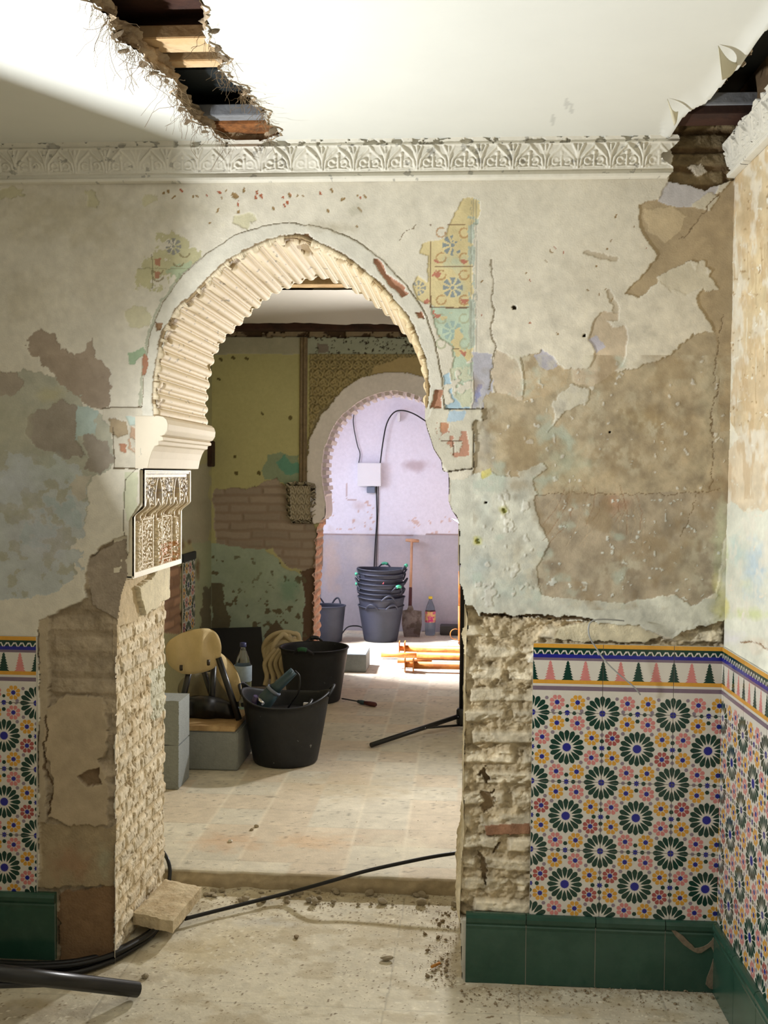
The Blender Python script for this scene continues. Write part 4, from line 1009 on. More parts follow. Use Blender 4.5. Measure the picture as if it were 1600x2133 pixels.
for (x, y, rx, ry, c_, k, s) in [(-.9,.9,60,40,(204,160,118),.5,1),(-.55,.95,70,40,(210,172,130),.5,2),(-.2,.9,60,60,(222,214,190),.6,3),(-.5,1.7,140,90,(186,168,134),.5,4),(0,2.6,120,120,(170,152,122),.4,5),(-.6,3.3,150,50,(168,150,124),.4,6)]: p.smudge(x*420+700, y*420, rx, ry, c_, k, s)
m = fbm(X*60, Y*60, 71, 3) > .76; p.col[m] *= .6
Zf = .06+.002*(fbm(X*5, Y*5, 72)-.5); Yf = Y.copy()
Yf[:, 0] = .612+.03*(fbm(X[:, 0]*9, 0*X[:, 0], 73, 5)-.5); Zf[:, 0] -= .006*fbm(X[:, 0]*30, 0*X[:, 0], 76); Zf[:, 1] -= .004*fbm(X[:, 0]*26, 0*X[:, 0], 77)
rim0 = np.stack([X[:, 0], Yf[:, 0]+.004+.01*(fbm(X[:, 0]*40, 0*X[:, 0]+1, 74)-.5), 0*X[:, 0]+.03], -1)[:, None]
rmid = [np.stack([X[:, 0], Yf[:, 0]+.012*(fbm(X[:, 0]*34, 0*X[:, 0]+q_*3, 78+k_)-.5)-.010*k_*fbm(X[:, 0]*22, 0*X[:, 0], 84), 0*X[:, 0]+.05-.009*k_], -1)[:, None] for k_, q_ in enumerate((1, 2, 3, 4))]
rim1 = np.stack([X[:, 0], Yf[:, 0]-.012*fbm(X[:, 0]*30, 0*X[:, 0]+2, 75), 0*X[:, 0]-.01], -1)[:, None]
P = np.concatenate([rim1]+rmid[::-1]+[np.stack([X, Yf, Zf], -1)], 1)
cc = np.concatenate([np.broadcast_to(lin((176,160,130)), (len(X), 5, 3))*(.7+.6*fbm(X[:, :5]*40, np.arange(5)[None]*1.3+0*X[:, :5], 85))[..., None], p.col], 1)
o = gridmesh('floor', P, cc, None, ('floord',)); tag(o, kind='structure')
# ================================================================ SECOND ROOM
Y2 = 4.15; T2 = .36
inner2 = [(655,1470),(654,1400),(652,1300),(655,1200),(660,1100),(668,1084),(678,1076),(679,1050),(672,1008),(670,975),(675,935),(681,922),(689,900),(700,880),(715,862),(735,846),(750,835),(768,826),(791,818),(820,813)]
cx2 = 821
inner2 = inner2+[(2*cx2-x, y) for x, y in inner2[::-1]]
Q2 = lambda q: at(q[0], q[1], Y=Y2)[[0, 2]]
xs = np.arange(-1.72, 1.15, .0065); zs = np.arange(.05, 2.62, .0065)
X, Z = np.meshgrid(xs, zs, indexing='ij'); px, py = pj(np.stack([X, 0*X+Y2, Z], -1))
p = Paint(px, py, (192,187,136), seed=110, amp=5); p.h[:] = .003
p.patch([(300,640),(1200,640),(1200,703),(300,703)], (96,76,58), -.03, amp=3, big=4, var=.4)
p.patch([(300,676),(1200,672),(1200,700),(300,702)], (150,132,108), -.01, amp=4, big=4, brk=.46, var=.3)
p.patch([(300,702),(637,702),(637,738),(300,738)], (178,174,152), .006, amp=1, big=1)
p.patch([(637,702),(1200,702),(1200,740),(637,740)], (172,176,158), .004, amp=2, big=2)
m = (px > 655) & (py > 704) & (py < 738) & (fbm(px/5, py/3, 12) > .66); p.col[m] = lin((70,62,50)); p.h[m] -= .006
p.patch([(662,715),(684,716),(686,734),(664,736)], (140,130,120), .01, amp=3, big=2)
# heart lattice relief above the arch
reg = (px > 645) & (py > 738) & (py < 1090) & (X < 1.1)
s_h = .078; row = np.floor((Z-.02)/.060).astype(int)
u = (X/s_h+(row % 2)*.5); u = (u-np.round(u)); v = ((Z-.02)/.060-row)
def heart(u, v):
    H = np.zeros(u.shape); ax = np.abs(u)
    for pts, w_, k in [([(0, 1.05), (.16, .8), (.36, .55), (.42, .3), (.3, .1), (.15, .14), (.0, .32)], .07, 1), ([(.5, .5), (.5, 1.0), (.42, 1.1)], .06, .7), ([(0, .55), (0, .75)], .08, .6), ([(.16, .35), (.2, .45)], .08, .6)]:
        d = linedist(ax, v*.8, [(a, b*.8) for a, b in pts], w_*1.2); H = np.maximum(H, k*np.clip(1-(d/(w_*1.2))**2, 0, 1))
    return H
H = np.zeros(X.shape); H[reg] = heart(u[reg], v[reg])
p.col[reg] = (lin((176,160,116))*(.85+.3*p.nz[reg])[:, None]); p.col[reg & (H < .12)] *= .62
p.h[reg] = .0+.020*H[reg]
pl = p.mask([(780,765),(835,745),(880,745),(890,790),(850,785),(800,790),(770,800)], 3, 3); p.h[pl] = .006; p.col[pl] = lin((186,166,122))
# white ring
ring2 = [(641,1090),(640,1000),(641,940),(650,900),(665,872),(690,838),(720,808),(752,788),(790,778),(822,776)]
ring2 = ring2+[(2*cx2-x, y) for x, y in ring2[::-1]]
m = p.mask(ring2, 1.5, 2); p.col[m] = lin((240,232,230))*(.9+.2*p.nz[m])[:, None]; p.h[m] = .02
m = p.mask([(640,1085),(641,950),(650,900),(668,872),(700,830),(712,818),(690,835),(664,868),(648,895),(640,935),(636,1000),(634,1085)], 6, 4); p.col[m] = lin((150,138,108)); p.h[m] = .004
# yellow field losses
p.patch([(560,950),(585,940),(605,950),(620,945),(628,1000),(635,1020),(600,1010),(575,998),(555,1000),(548,985)], (150,164,136), .002, amp=4, big=5)
p.patch([(575,965),(590,945),(605,965),(622,960),(625,985),(595,990)], (110,160,140), .002, amp=3, big=3, brk=.4)
w, i1, i2 = bricks(X, Z, .06, .26, 43)
m = p.mask([(443,1022),(480,1016),(512,1020),(545,1008),(575,995),(600,1015),(640,1060),(660,1100),(660,1180),(640,1190),(600,1180),(565,1140),(520,1140),(452,1132),(446,1080)], 5, 5)
p.col[m] = (lin((172,156,140))*(.86+.2*i1[..., None])*w[..., None]+lin((158,140,124))*(1-w[..., None]))[m]; p.h[m] = (-.008+.008*w*i2)[m]
p.patch([(300,1130),(452,1132),(520,1140),(548,1138),(575,1160),(598,1185),(625,1195),(640,1200),(632,1330),(620,1440),(300,1440)], (170,184,164), .001, amp=5, big=5, var=.18)
m = p.mask([(625,1190),(665,1180),(665,1470),(620,1470),(628,1330),(636,1250)], 4, 4); p.col[m] = lin((110,88,72)); p.h[m] = -.012
p.chips(.70, (116,108,86), 13, [(440,1150),(640,1180),(640,1420),(440,1420)], -.002, 3)
p.patch([(440,1215),(462,1215),(466,1260),(480,1290),(478,1310),(440,1310)], (112,106,86), 0, amp=5, big=5)
p.patch([(555,1320),(575,1290),(600,1320),(600,1440),(540,1440)], (112,100,82), 0, amp=5, big=6)
p.smudge(600,1225,22,30,(120,160,136),.6,31); p.smudge(520,1200,50,50,(162,176,150),.5,32)
for x, y in [(485,745),(512,745),(458,748),(489,950),(492,985),(538,984),(455,790),(545,860),(604,870)]: p.line([(x, y), (x+2, y+2)], 3, (110,100,62), -.002, amp=3)
p.h += (p.nz-.5)*.003
wq = np.array([Q2(q) for q in inner2]); hole = inside(X[:-1, :-1]+.003+.008*(fbm(X[:-1, :-1]*40, Z[:-1, :-1]*40, 5)-.5)*(Z[:-1, :-1] < 1.45), Z[:-1, :-1]+.003, wq)
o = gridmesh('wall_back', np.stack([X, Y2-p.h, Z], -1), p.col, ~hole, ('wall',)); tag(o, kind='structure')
xs = np.arange(-2.0, 1.7, .02); zs = np.arange(.05, 2.76, .02); X, Z = np.meshgrid(xs, zs, indexing='ij')
c = np.empty(X.shape+(3,)); c[:] = lin((220,206,206))
o = gridmesh('wall_back', np.stack([X, 0*X+Y2+T2, Z], -1), c, ~inside(X[:-1, :-1]+.01, Z[:-1, :-1]+.01, wq), ('wall',), flip=True); tag(o, kind='structure')
slab('wall_back', -2.0, 1.2, Y2+.02, Y2+.06, 2.60, 2.76)
# jamb returns of the second arch: broken reddish brick
for sgn, nm in ((1, 'trim_6'), (-1, 'trim_7')):
    jp = [q for q in inner2[:6]]; jp = jp if sgn == 1 else [(2*cx2-x, y) for x, y in jp]
    Q, L = resample(np.array([Q2(q) for q in jp]), 150); ys = np.linspace(Y2-.01, Y2+T2, 26); A, B = np.meshgrid(np.arange(150), ys, indexing='ij')
    n = fbm(Q[:, 1][A]*26, B*26, 55); w, i1, i2 = bricks(B, Q[:, 1][A], .06, .2, 44)
    cc = lin((196,150,124))*(.7+.6*n[..., None])*w[..., None]+lin((188,166,146))*(1-w[..., None])
    o = gridmesh(nm, np.stack([Q[:, 0][A]+sgn*(.03*(n-.4)-.012*(1-w)), B, Q[:, 1][A]], -1), cc, None, ('masonry',)); tag(o, kind='structure')
# second arch lining with little square teeth
a2 = empty('toothed_arch_lining', (Q2((821,830))[0], Y2+.15, 1.6), 'white horseshoe arch lining with small square teeth, between the second and third rooms', 'arch')
cv = smooth_curve([Q2(q) for q in inner2[5:-5]], 8); cv, L = resample(cv, 900); tg = np.gradient(cv, axis=0); tg /= np.linalg.norm(tg, axis=1)[:, None]; nr = np.stack([tg[:, 1], -tg[:, 0]], 1)
s_ = np.linspace(0, L, 900); u = (s_/.055) % 1
prof = np.where(u < .55, .024, 0)*np.clip((s_-.18)/.03, 0, 1)*np.clip((L-.18-s_)/.03, 0, 1)
yy = np.r_[Y2-.022, Y2+.05, Y2+.052, np.linspace(Y2+.06, Y2+T2, 8)]; A, B = np.meshgrid(np.arange(900), yy, indexing='ij')
pr = prof[A]*(B > Y2+.051)+.002*(fbm(s_[A]*30, B*10, 3)-.5)
cc = np.empty(A.shape+(3,)); cc[:] = lin((228,214,212)); cc[(prof[A] == 0) & (B > Y2+.051)] *= .85
o = gridmesh('toothed_soffit', np.stack([cv[A, 0]+nr[A, 0]*pr, B, cv[A, 1]+nr[A, 1]*pr], -1), cc, None, ('lining',), parent=a2)
# vertical frame moulding and carved bracket
mb = MB()
def vx(x): return at(x, 900, Y=Y2)[0]
zt, zb = Q2((630,703))[1], Q2((630,1020))[1]
for a, b, d in [(624,640,.012),(626,630,.022),(633,637,.024)]: mb.box(vx(a), vx(b), Y2-d, Y2+.01, zb, zt)
o = mb.build('frame_moulding', mat('dusty brown moulding', (140,122,96), rough=.9, var=.3, scale=30, bump=.6), bevel=.003, origin=((vx(630)), Y2, zb))
tag(o, 'brown vertical frame moulding between the yellow field and heart lattice', 'moulding')
ys = np.linspace(vx(608), vx(650), 40); zs = np.linspace(Q2((630,1082))[1], Q2((630,1012))[1], 60); X, Z = np.meshgrid(ys, zs, indexing='ij')
H = heart((X/.06)-np.round(X/.06), (Z/.07) % 1)
bd = (X < ys[2]) | (X > ys[-3]) | (Z < zs[3]) | (Z > zs[-3])
ext = .03+.03*(Z-zs[0])/(zs[-1]-zs[0])
cc = np.empty(X.shape+(3,)); cc[:] = lin((176,164,140)); cc[H < .2] *= .7
o = gridmesh('carved_bracket', np.stack([X, Y2-ext-.01*H-.006*bd, Z], -1), cc, None, ('stucco',))
md = o.modifiers.new('t', 'SOLIDIFY'); md.thickness = .05; md.offset = -1
tag(o, 'weathered carved bracket under the brown moulding, left of the far arch', 'bracket')
# left wall of the second room
X2 = -1.705
ys = np.arange(T1-.01, Y2+.02, .009); zs = np.arange(.05, 2.5, .009); Yg, Zg = np.meshgrid(ys, zs, indexing='ij'); px, py = pj(np.stack([0*Yg+X2, Yg, Zg], -1))
p = Paint(px, py, (176,172,130), seed=130, amp=5)
p.patch([(200,960),(440,960),(440,1130),(200,1140)], (168,164,138), None)
w, i1, i2 = bricks(Yg, Zg, .06, .26, 63)
m = p.mask([(100,1180),(376,1180),(378,1320),(100,1320)], 4, 4); p.col[m] = (lin((170,136,108))*(.7+.5*i1[..., None])*w[..., None]+lin((150,120,98))*(1-w[..., None]))[m]; p.h[m] = (-.01+.006*w)[m]
p.patch([(402,1130),(442,1130),(442,1330),(402,1330)], (162,168,136), None, amp=5, big=5)
for x, y, rx, ry in [(378,1135,7,12),(412,1190,5,30),(395,1130,4,5),(430,1330,14,30)]: p.smudge(x, y, rx, ry, (120,98,72), .9, int(x))
p.patch([(420,1225),(442,1215),(442,1330),(420,1330)], (112,106,86), None)
o = gridmesh('wall_left', np.stack([X2+p.h, Yg, Zg], -1), p.col, None, ('wall',)); tag(o, kind='structure')
slab('wall_left', X2-.05, X2-.012, T1, Y2+.05, .05, 2.76)
ya, yb = at(378, 1200, X=X2)[1], at(403, 1200, X=X2)[1]; zt = at(390, 1158, X=X2)[2]; zb_ = at(390, 1312, X=X2)[2]
tile_panel('tile_dado', 'narrow remnant of star tiles on the shadowy wall of the next room', lambda u, v, d: (X2+.006+d, u, v), ya, yb, zb_, zt-.03, ya-.02, zt-.03, T=.3, border=False)
o = MB().box(X2, X2+.018, ya-.02, yb+.005, zt-.03, zt+.02).build('tile_edging', 'slate', bevel=.003); tag(o, 'dark edging tile capping the narrow tile remnant', 'tile')
q0, q1 = at(432, 918, X=X2), at(440, 972, X=X2)
o = MB().box(X2, X2+.03, q0[1], q0[1]+.10, q1[2], q0[2]).build('conduit_cover', 'wooddark', bevel=.004); tag(o, 'short dark conduit cover fixed upright on the dim left wall', 'conduit')
slab('wall_right', 1.15, 1.25, T1, Y2+.1, .05, 2.76, 'backwall')
# ceilings beyond
xs = np.arange(-1.75, 1.2, .02); ye0 = at(650, 604, Z=CZ)[1]; ye1 = at(640, 676, Z=CZ)[1]
ys = np.linspace(ye0, ye1, 50); X, Y = np.meshgrid(xs, ys, indexing='ij'); V = (Y-ye0)/(ye1-ye0)
Y = Y+V*(.22*(fbm(X*4, 0*X, 81)-.5)+.06*(fbm(X*18, 0*X, 82)-.5))+.02*(1-V)*(fbm(X*18, 0*X, 83)-.5)
c = np.empty(X.shape+(3,)); c[:] = lin((190,184,174))
o = gridmesh('ceiling', np.stack([X, Y, 0*X+CZ+.008*V*(fbm(X*6, Y*3, 84))], -1), c, None, ('ceilp',), flip=True); tag(o, kind='structure')
o = MB().box(-1.7, 1.15, ye0-.10, ye0+.02, CZ+.012, CZ+.05).build('ceiling_batten', 'wood', bevel=.003); tag(o, 'brown batten glimpsed through the top of the near arch', 'timber')
o = MB().tube([at(560,640,Z=2.62), at(655,580,Z=2.62), at(700,520,Z=2.62)], .05, 8).build('ceiling_joist', 'wooddark'); tag(o, 'dark rough joist in the void above the second room', 'timber')
o = MB().box(-1.7, 1.15, Y2-.16, Y2-.03, CZ+.0, CZ+.07).build('wall_plate', 'wooddark', bevel=.006); tag(o, 'dark wall plate timber along the top of the far wall', 'timber')
slab('ceiling', -1.75, 1.2, T1, .9, CZ, CZ+.03)

# ================================================================ THIRD ROOM
Y3 = 6.50
xs = np.arange(-1.95, 1.65, .012); zs = np.arange(.05, 2.4, .012); X, Z = np.meshgrid(xs, zs, indexing='ij'); px, py = pj(np.stack([X, 0*X+Y3, Z], -1))
p = Paint(px, py, (226,222,234), seed=150, amp=4, var=.03)
p.patch([(300,1114),(1300,1114),(1300,1420),(300,1420)], (178,172,180), -.002, amp=.5, big=.5, var=.1)
p.patch([(300,1312),(1300,1318),(1300,1420),(300,1420)], (120,104,98), -.004, amp=5, big=5)
p.line([(640,1114),(1000,1114)], 1.2, (150,128,124), -.002, amp=.4)
for (x, y, rx, ry, c_, k, s) in [(870,970,34,12,(196,182,190),1,1),(690,1170,20,60,(200,178,166),.6,2),(750,1150,30,50,(210,196,190),.5,3),(850,1200,60,80,(196,182,184),.5,4),(745,1055,14,10,(196,170,166),.6,5)]: p.smudge(x, y, rx, ry, c_, k, s)
p.chips(.70, (206,176,168), 7, [(690,1040),(780,1045),(780,1105),(690,1105)], -.001, 1); p.chips(.70, (210,184,178), 8, [(850,1080),(960,1070),(960,1112),(850,1112)], -.001, 2)
p.line([(722,1008),(723,1040),(742,1042)], 1, (190,168,168), 0, amp=1)
o = gridmesh('wall_back', np.stack([X, Y3-p.h, Z], -1), p.col, None, ('wall',)); tag(o, kind='structure')
slab('wall_left', -2.0, -1.9, Y2+T2, Y3+.2, .05, 2.6, mat('lavender wall', (226,214,222), rough=.85)); slab('wall_right', 1.6, 1.7, Y2+T2, Y3+.2, .05, 2.6, mat('lavender wall', (226,214,222), rough=.85))
zc3 = at(820, 828, Y=Y3)[2]; slab('ceiling', -2.0, 1.7, Y2+T2, Y3+.2, zc3, zc3+.05, mat('lavender ceiling', (226,212,218), rough=.85))
o = MB().box(at(790,812,Y=Y2+T2+.3)[0], at(847,812,Y=Y2+T2+.3)[0], Y2+T2+.25, Y2+T2+.3, zc3-.012, zc3+.004).build('ceiling_slat', 'wood'); tag(o, 'thin brown slat under the far ceiling, inside the arch crown', 'timber')

# ---------------------------------------------------------------- things in the third room
ZF = .062
def pt(x, y, Y): return Vector(at(x, y, Y=Y))
def tub_body(mb, rb, rt, h, th=.006, n=48, lift=0, sag=0, ang=0, mi=0):
    prof = [(rb*.96, .0), (rb, .008)]+[(rb+(rt-rb)*t, .008+(h-.008)*t) for t in np.linspace(.1, 1, 9)]+[(rt+.006, h-.002), (rt+.006, h+.004), (rt-th*.4, h+.005), (rt-th, h-.004)]+[(rb+(rt-rb)*t-th, .012+(h-.012)*t) for t in np.linspace(.95, .05, 8)]+[(.001, .012)]
    V = []
    for r, z in prof:
        for k in range(n):
            a = 2*PI*k/n; w_ = math.cos(a-ang); f = (z/h)**3
            zz = z+f*(lift*abs(w_)**3-sag*(1-abs(w_))*1.0); V.append((r*math.cos(a), r*math.sin(a), zz))
    Fc = [(i*n+k, i*n+(k+1) % n, (i+1)*n+(k+1) % n, (i+1)*n+k) for i in range(len(prof)-1) for k in range(n)]+[tuple(range(n))[::-1]]
    mb.add(V, Fc, mi, True)
def handle_pts(rt, h, a, w_=.3, up=.055, out=.02, n=14):
    return [((rt+out*math.sin(PI*t))*math.cos(a+(t-.5)*2*w_), (rt+out*math.sin(PI*t))*math.sin(a+(t-.5)*2*w_), h-.012+up*math.sin(PI*t)) for t in np.linspace(0, 1, n)]
def make_tub(loc, rb, rt, h, m, label, group=None, handles=((0, None), (PI, None)), lift=0, sag=0, up=.055, hm=None, ang=0):
    e = empty('rubber_tub', loc, label, 'tub', group); L = Vector(loc)
    mb = MB(); tub_body(mb, rb, rt, h, lift=lift, sag=sag, ang=ang)
    b = mb.build('tub_body', m); b.location = L; b.parent = e; b.matrix_parent_inverse = Matrix.Translation(-L)
    for a, grip in handles:
        P_ = handle_pts(rt+.002, h+lift*abs(math.cos(a-ang))**3, a, up=up)
        o = MB().tube(P_, .0075, 8).build('handle', hm or m); o.location = L; o.parent = e; o.matrix_parent_inverse = Matrix.Translation(-L)
        if grip:
            g = MB().tube(P_[4:10], .013, 10).build('handle_grip', grip); g['label'] = 'green handle grip'
            g.location = L; g.parent = o; g.matrix_parent_inverse = Matrix.Translation(-L)
    return e
c3 = pt(793, 1338, 5.95); c3.z = ZF
names = ['bottom', 'second', 'third', 'fourth', 'fifth', 'sixth', 'seventh', 'top']
lab = ['grey rubber tub at the bottom of the tall stack, its whole side in view', 'second tub up in the tall stack, two looped handles standing over its rim', 'third tub up in the tall stack, dusty grey with dark rim', 'tub in the middle of the tall stack with one green grip slanting up at right',
       'grey tub just above the middle of the tall stack', 'third tub from the top of the tall stack, pale green grip at its left', 'second tub from the top of the tall stack, small red mark on its side', 'topmost tub of the tall stack with arched green grip at its back']
for k in range(8):
    z = ZF+[0, .075, .115, .150, .195, .235, .275, .315][k]
    hd = [((-1.9, None), (-1.0, None)), ((-1.2, None), (2.2, None)), ((-.2, None), (2.8, None)), ((-.75, 'greenh'), (3.3, 'greenh')), ((.1, None), (3.2, None)), ((3.35, 'greenh'), (.3, None)), ((3.0, None), (0, None)), ((1.5, 'greenh'), (-.2, 'greenh'))][k]
    o = make_tub((c3.x+.004*math.sin(k*2.3), c3.y+.004*math.cos(k*1.7), z), .142-.004*(k > 3), .192+.006*math.sin(k*2), .29, 'tubgrey' if k < 4 else 'tubgrey', lab[k], 'tall stack of rubber tubs', hd, up=.045, lift=.01)
    if k == 6:
        q = MB().prism([(.03, .225), (.055, .222), (.058, .245), (.032, .247)], -.185, -.176, 'y').build('red_mark', 'labelpink'); q.location = (c3.x-.02, c3.y, z); q.parent = o; q.matrix_parent_inverse = Matrix.Translation(-Vector(o.location))
cb = pt(683, 1340, 5.85); cb.z = ZF
make_tub((cb.x, cb.y+.0, ZF), .118, .146, .30, 'tubgrey', 'lone grey bucket with thin raised handle, left of the tub stack', None, ((1.2, None), (2.2, None)), up=.06)
# shovel leaning on the far wall
sh = empty('shovel', pt(850, 1325, 6.2), 'long wooden T-handled shovel leaning on the lavender wall', 'shovel')
a, b = pt(858, 1124, 6.44), pt(854, 1272, 6.25)
mid = a.lerp(b, .68)
MB().tube([a, mid], .0125, 10).build('shaft', 'handlewood', sh)
MB().tube([mid, b, b+(b-a)*.06], [.014, .017, .019], 10).build('socket', 'handledark', sh)
t0, t1 = pt(845, 1125, 6.44), pt(873, 1127, 6.44)
MB().tube([t0, t0.lerp(t1, .5), t1], [.013, .018, .013], 10).build('grip', 'handlewood', sh)
bl = [pt(x, y, 6.18) for x, y in [(838,1272),(848,1270),(851,1262),(859,1262),(862,1271),(878,1273),(879,1300),(874,1328),(842,1328),(837,1300)]]
mb = MB(); n = len(bl); mb.add([v for v in bl]+[v+Vector((0, .012, 0)) for v in bl], [tuple(range(n)), tuple(range(n, 2*n))[::-1]]+[(i, n+i, n+(i+1) % n, (i+1) % n) for i in range(n)])
mb.build('blade', 'ironblade', sh)
# soft drink bottle
bz = pt(896, 1322, 6.3); bz.z = ZF
bo = empty('drink_bottle', bz, 'clear drink bottle with pink label and yellow cap against the far wall', 'bottle')
hh = .33
def bottle(e, loc, r, H, body, lab_, capm, l0, l1):
    prof = [(r*.8, 0), (r, .012), (r*.96, H*.12), (r, H*.2), (r, H*.55), (r*.97, H*.62), (r*.75, H*.75), (r*.4, H*.87), (r*.3, H*.90), (r*.3, H*.95)]
    MB().lathe(prof, 28, loc, capt=True).build('bottle_body', body, e)
    MB().lathe([(r+.001, l0*H), (r+.0015, l0*H+.002), (r+.0015, l1*H-.002), (r+.001, l1*H)], 28, loc, capb=False).build('bottle_label', lab_, e)
    MB().lathe([(r*.36, H*.94), (r*.38, H*.95), (r*.38, H), (r*.3, H+.002)], 18, loc, capt=True).build('cap', capm, e)
bottle(bo, bz, .046, .34, 'water', 'labelpink', 'capyellow', .34, .62)
# electric box, socket and cables on the far wall
bx = empty('electric_box', pt(770, 989, Y3), 'white rectangular electric box on the lavender wall', 'electric box')
q0, q1 = pt(745, 964, Y3-.07), pt(794, 1013, Y3-.07)
MB().box(q0.x, q1.x, Y3-.075, Y3+.002, q1.z, q0.z).build('box_body', 'whiteplastic', bx, bevel=.004)
MB().box(q0.x+.004, q1.x-.004, Y3-.079, Y3-.073, q1.z+.05, q0.z-.004).build('box_lid', 'whiteplastic', bx, bevel=.002)
q0, q1 = pt(764, 1014, Y3-.04), pt(781, 1027, Y3-.04)
o = MB().box(q0.x, q1.x, Y3-.045, Y3+.002, q1.z, q0.z).build('wall_socket', 'greyplastic', bevel=.004); tag(o, 'small grey socket directly under the white electric box', 'socket')
q0, q1 = pt(828, 859, Y3-.03), pt(834, 878, Y3-.03)
o = MB().box(q0.x, q1.x, Y3-.06, Y3+.002, q1.z, q0.z).build('wall_clip', 'whiteplastic', bevel=.004); tag(o, 'small white wall clip that carries the looping cable', 'clip')
def cab(name, pts, r, m, label, cat='cable', Yf=None, n=8, group=None):
    P_ = [pt(x, y, (Yf if Yf is not None else pp[0])) for x, y, *pp in pts]
    P_ = smooth_curve([tuple(v) for v in P_], 8); o = MB().tube([tuple(v) for v in P_], r, n).build(name, m); return tag(o, label, cat, group)
cab('wall_cable', [(740,850),(736,880),(744,925),(750,945),(747,966)], .004, 'cable', 'thin black cable dropping to the left corner of the electric box', Yf=Y3-.02)
cab('wall_cable', [(965,940),(920,900),(888,878),(862,862),(838,855),(820,860),(806,882),(798,920),(792,966)], .006, 'cable', 'black cable looping in a high arc over the electric box', Yf=Y3-.045)
cab('wall_cable', [(784,1012),(785,1080),(782,1130),(780,1170),(779,1200)], .0055, 'cable', 'dark cable running straight down behind the tub stack', Yf=Y3-.012)
cab('wall_cable', [(788,1012),(788,1050),(786,1100),(784,1160),(784,1200)], .003, 'cable', 'thinner cable beside the one going down behind the tub stack', Yf=Y3-.010)
cab('wall_cable', [(666,1130),(666,1200),(666,1262)], .003, 'handledark', 'reddish thread-thin pipe upright on the wall above the lone bucket', Yf=Y3-.01)
cab('floor_cable', [(712,1320,6.0),(725,1306,6.2),(745,1304,6.3),(760,1310,6.2)], .006, 'cable', 'black cable end on the floor between bucket and tub stack')
o = MB().box(*[c for c in (pt(917,1310,6.4).x, pt(958,1310,6.4).x)], 6.3, 6.46, ZF, ZF+.08).build('tool_case', 'blackmetal', bevel=.006); tag(o, 'low black case at the foot of the far wall', 'case')
# standing orange prop with pin and loop
sp_ = empty('steel_prop', pt(957, 1345, 5.8), 'orange steel prop standing upright at the right edge of the arch view', 'prop', None)
MB().tube([pt(957,1350,5.8), pt(957,1262,5.8)], .011, 12).build('outer_tube', 'orange', sp_)
MB().tube([pt(957,1262,5.8), pt(957,1190,5.8)], .009, 12).build('inner_tube', 'orange', sp_)
MB().tube([pt(955+11*math.cos(t)-6, 1321+11*math.sin(t), 5.8) for t in np.linspace(-1.2, -5.0, 14)], .004, 6).build('pin_loop', 'orange', sp_)
cab('wire_coil', [(956,1337,5.75),(944,1334,5.8),(932,1337,5.8),(931,1343,5.75),(942,1345,5.7),(956,1343,5.7),(948,1339,5.75)], .003, 'wire', 'pale wire coil on the floor at the foot of the upright prop', 'wire')
# orange steel props lying on the floor
def prop(name, y_out, y_in, xo0, xi0, Yp, label, plate=True):
    zz = ZF+(.048 if plate else .028); Yp = at(900, y_out, Z=zz)[1]; zc = zz
    e = empty('steel_prop', (at(xo0, y_out, Y=Yp)[0], Yp, zc), label, 'prop', 'orange steel props lying on the floor')
    x0 = at(xo0, y_out, Y=Yp)[0]; xi = at(xi0, y_out, Y=Yp)[0]; rad = .026
    MB().tube([(x0, Yp, zc), (1.1, Yp, zc)], rad, 20).build('outer_tube', 'orange', e)
    MB().tube([(xi, Yp, zc), (x0+.02, Yp, zc)], rad*.78, 20).build('inner_tube', 'orange', e)
    if plate:
        MB().box(x0-.006, x0+.002, Yp-.055, Yp+.055, zc-.045, zc+.055).build('base_plate', 'orange', e, bevel=.001)
        MB().box(xi-.003, xi+.003, Yp-.05, Yp+.05, zc-.045, zc+.055).build('end_plate', 'orange', e, bevel=.001)
    return e
prop('p', 1352, 1352, 844, 832, 5.0, 'orange prop farthest back of those lying on the floor, with two upright plates')
prop('p', 1366, 1366, 868, 794, 4.78, 'orange prop lying on the floor that reaches farthest left', plate=False)
prop('p', 1386, 1386, 862, 844, 4.55, 'orange prop lying nearest to us on the floor, plates at its end')
o = MB().tube([pt(828,1377,4.68), pt(900,1378,4.68)], .016, 12).build('prop_pin', 'orange'); tag(o, 'short orange pin tube between the two nearer props', 'pin')
o = MB().tube([pt(863,1403,4.50), pt(985,1408,4.50)], .006, 8).build('steel_rod', 'rust'); tag(o, 'thin rusty rod on the floor in front of the orange props', 'rod')
# concrete block lying in the far doorway
bc = pt(762, 1402, 4.45)
o = MB().box(bc.x-.40, bc.x, 4.47, 4.80, ZF, ZF+.125).build('concrete_block', 'block', bevel=.004, origin=(bc.x-.2, 4.6, ZF)); tag(o, 'flat concrete block lying alone in the far doorway beyond the tubs', 'block', None)

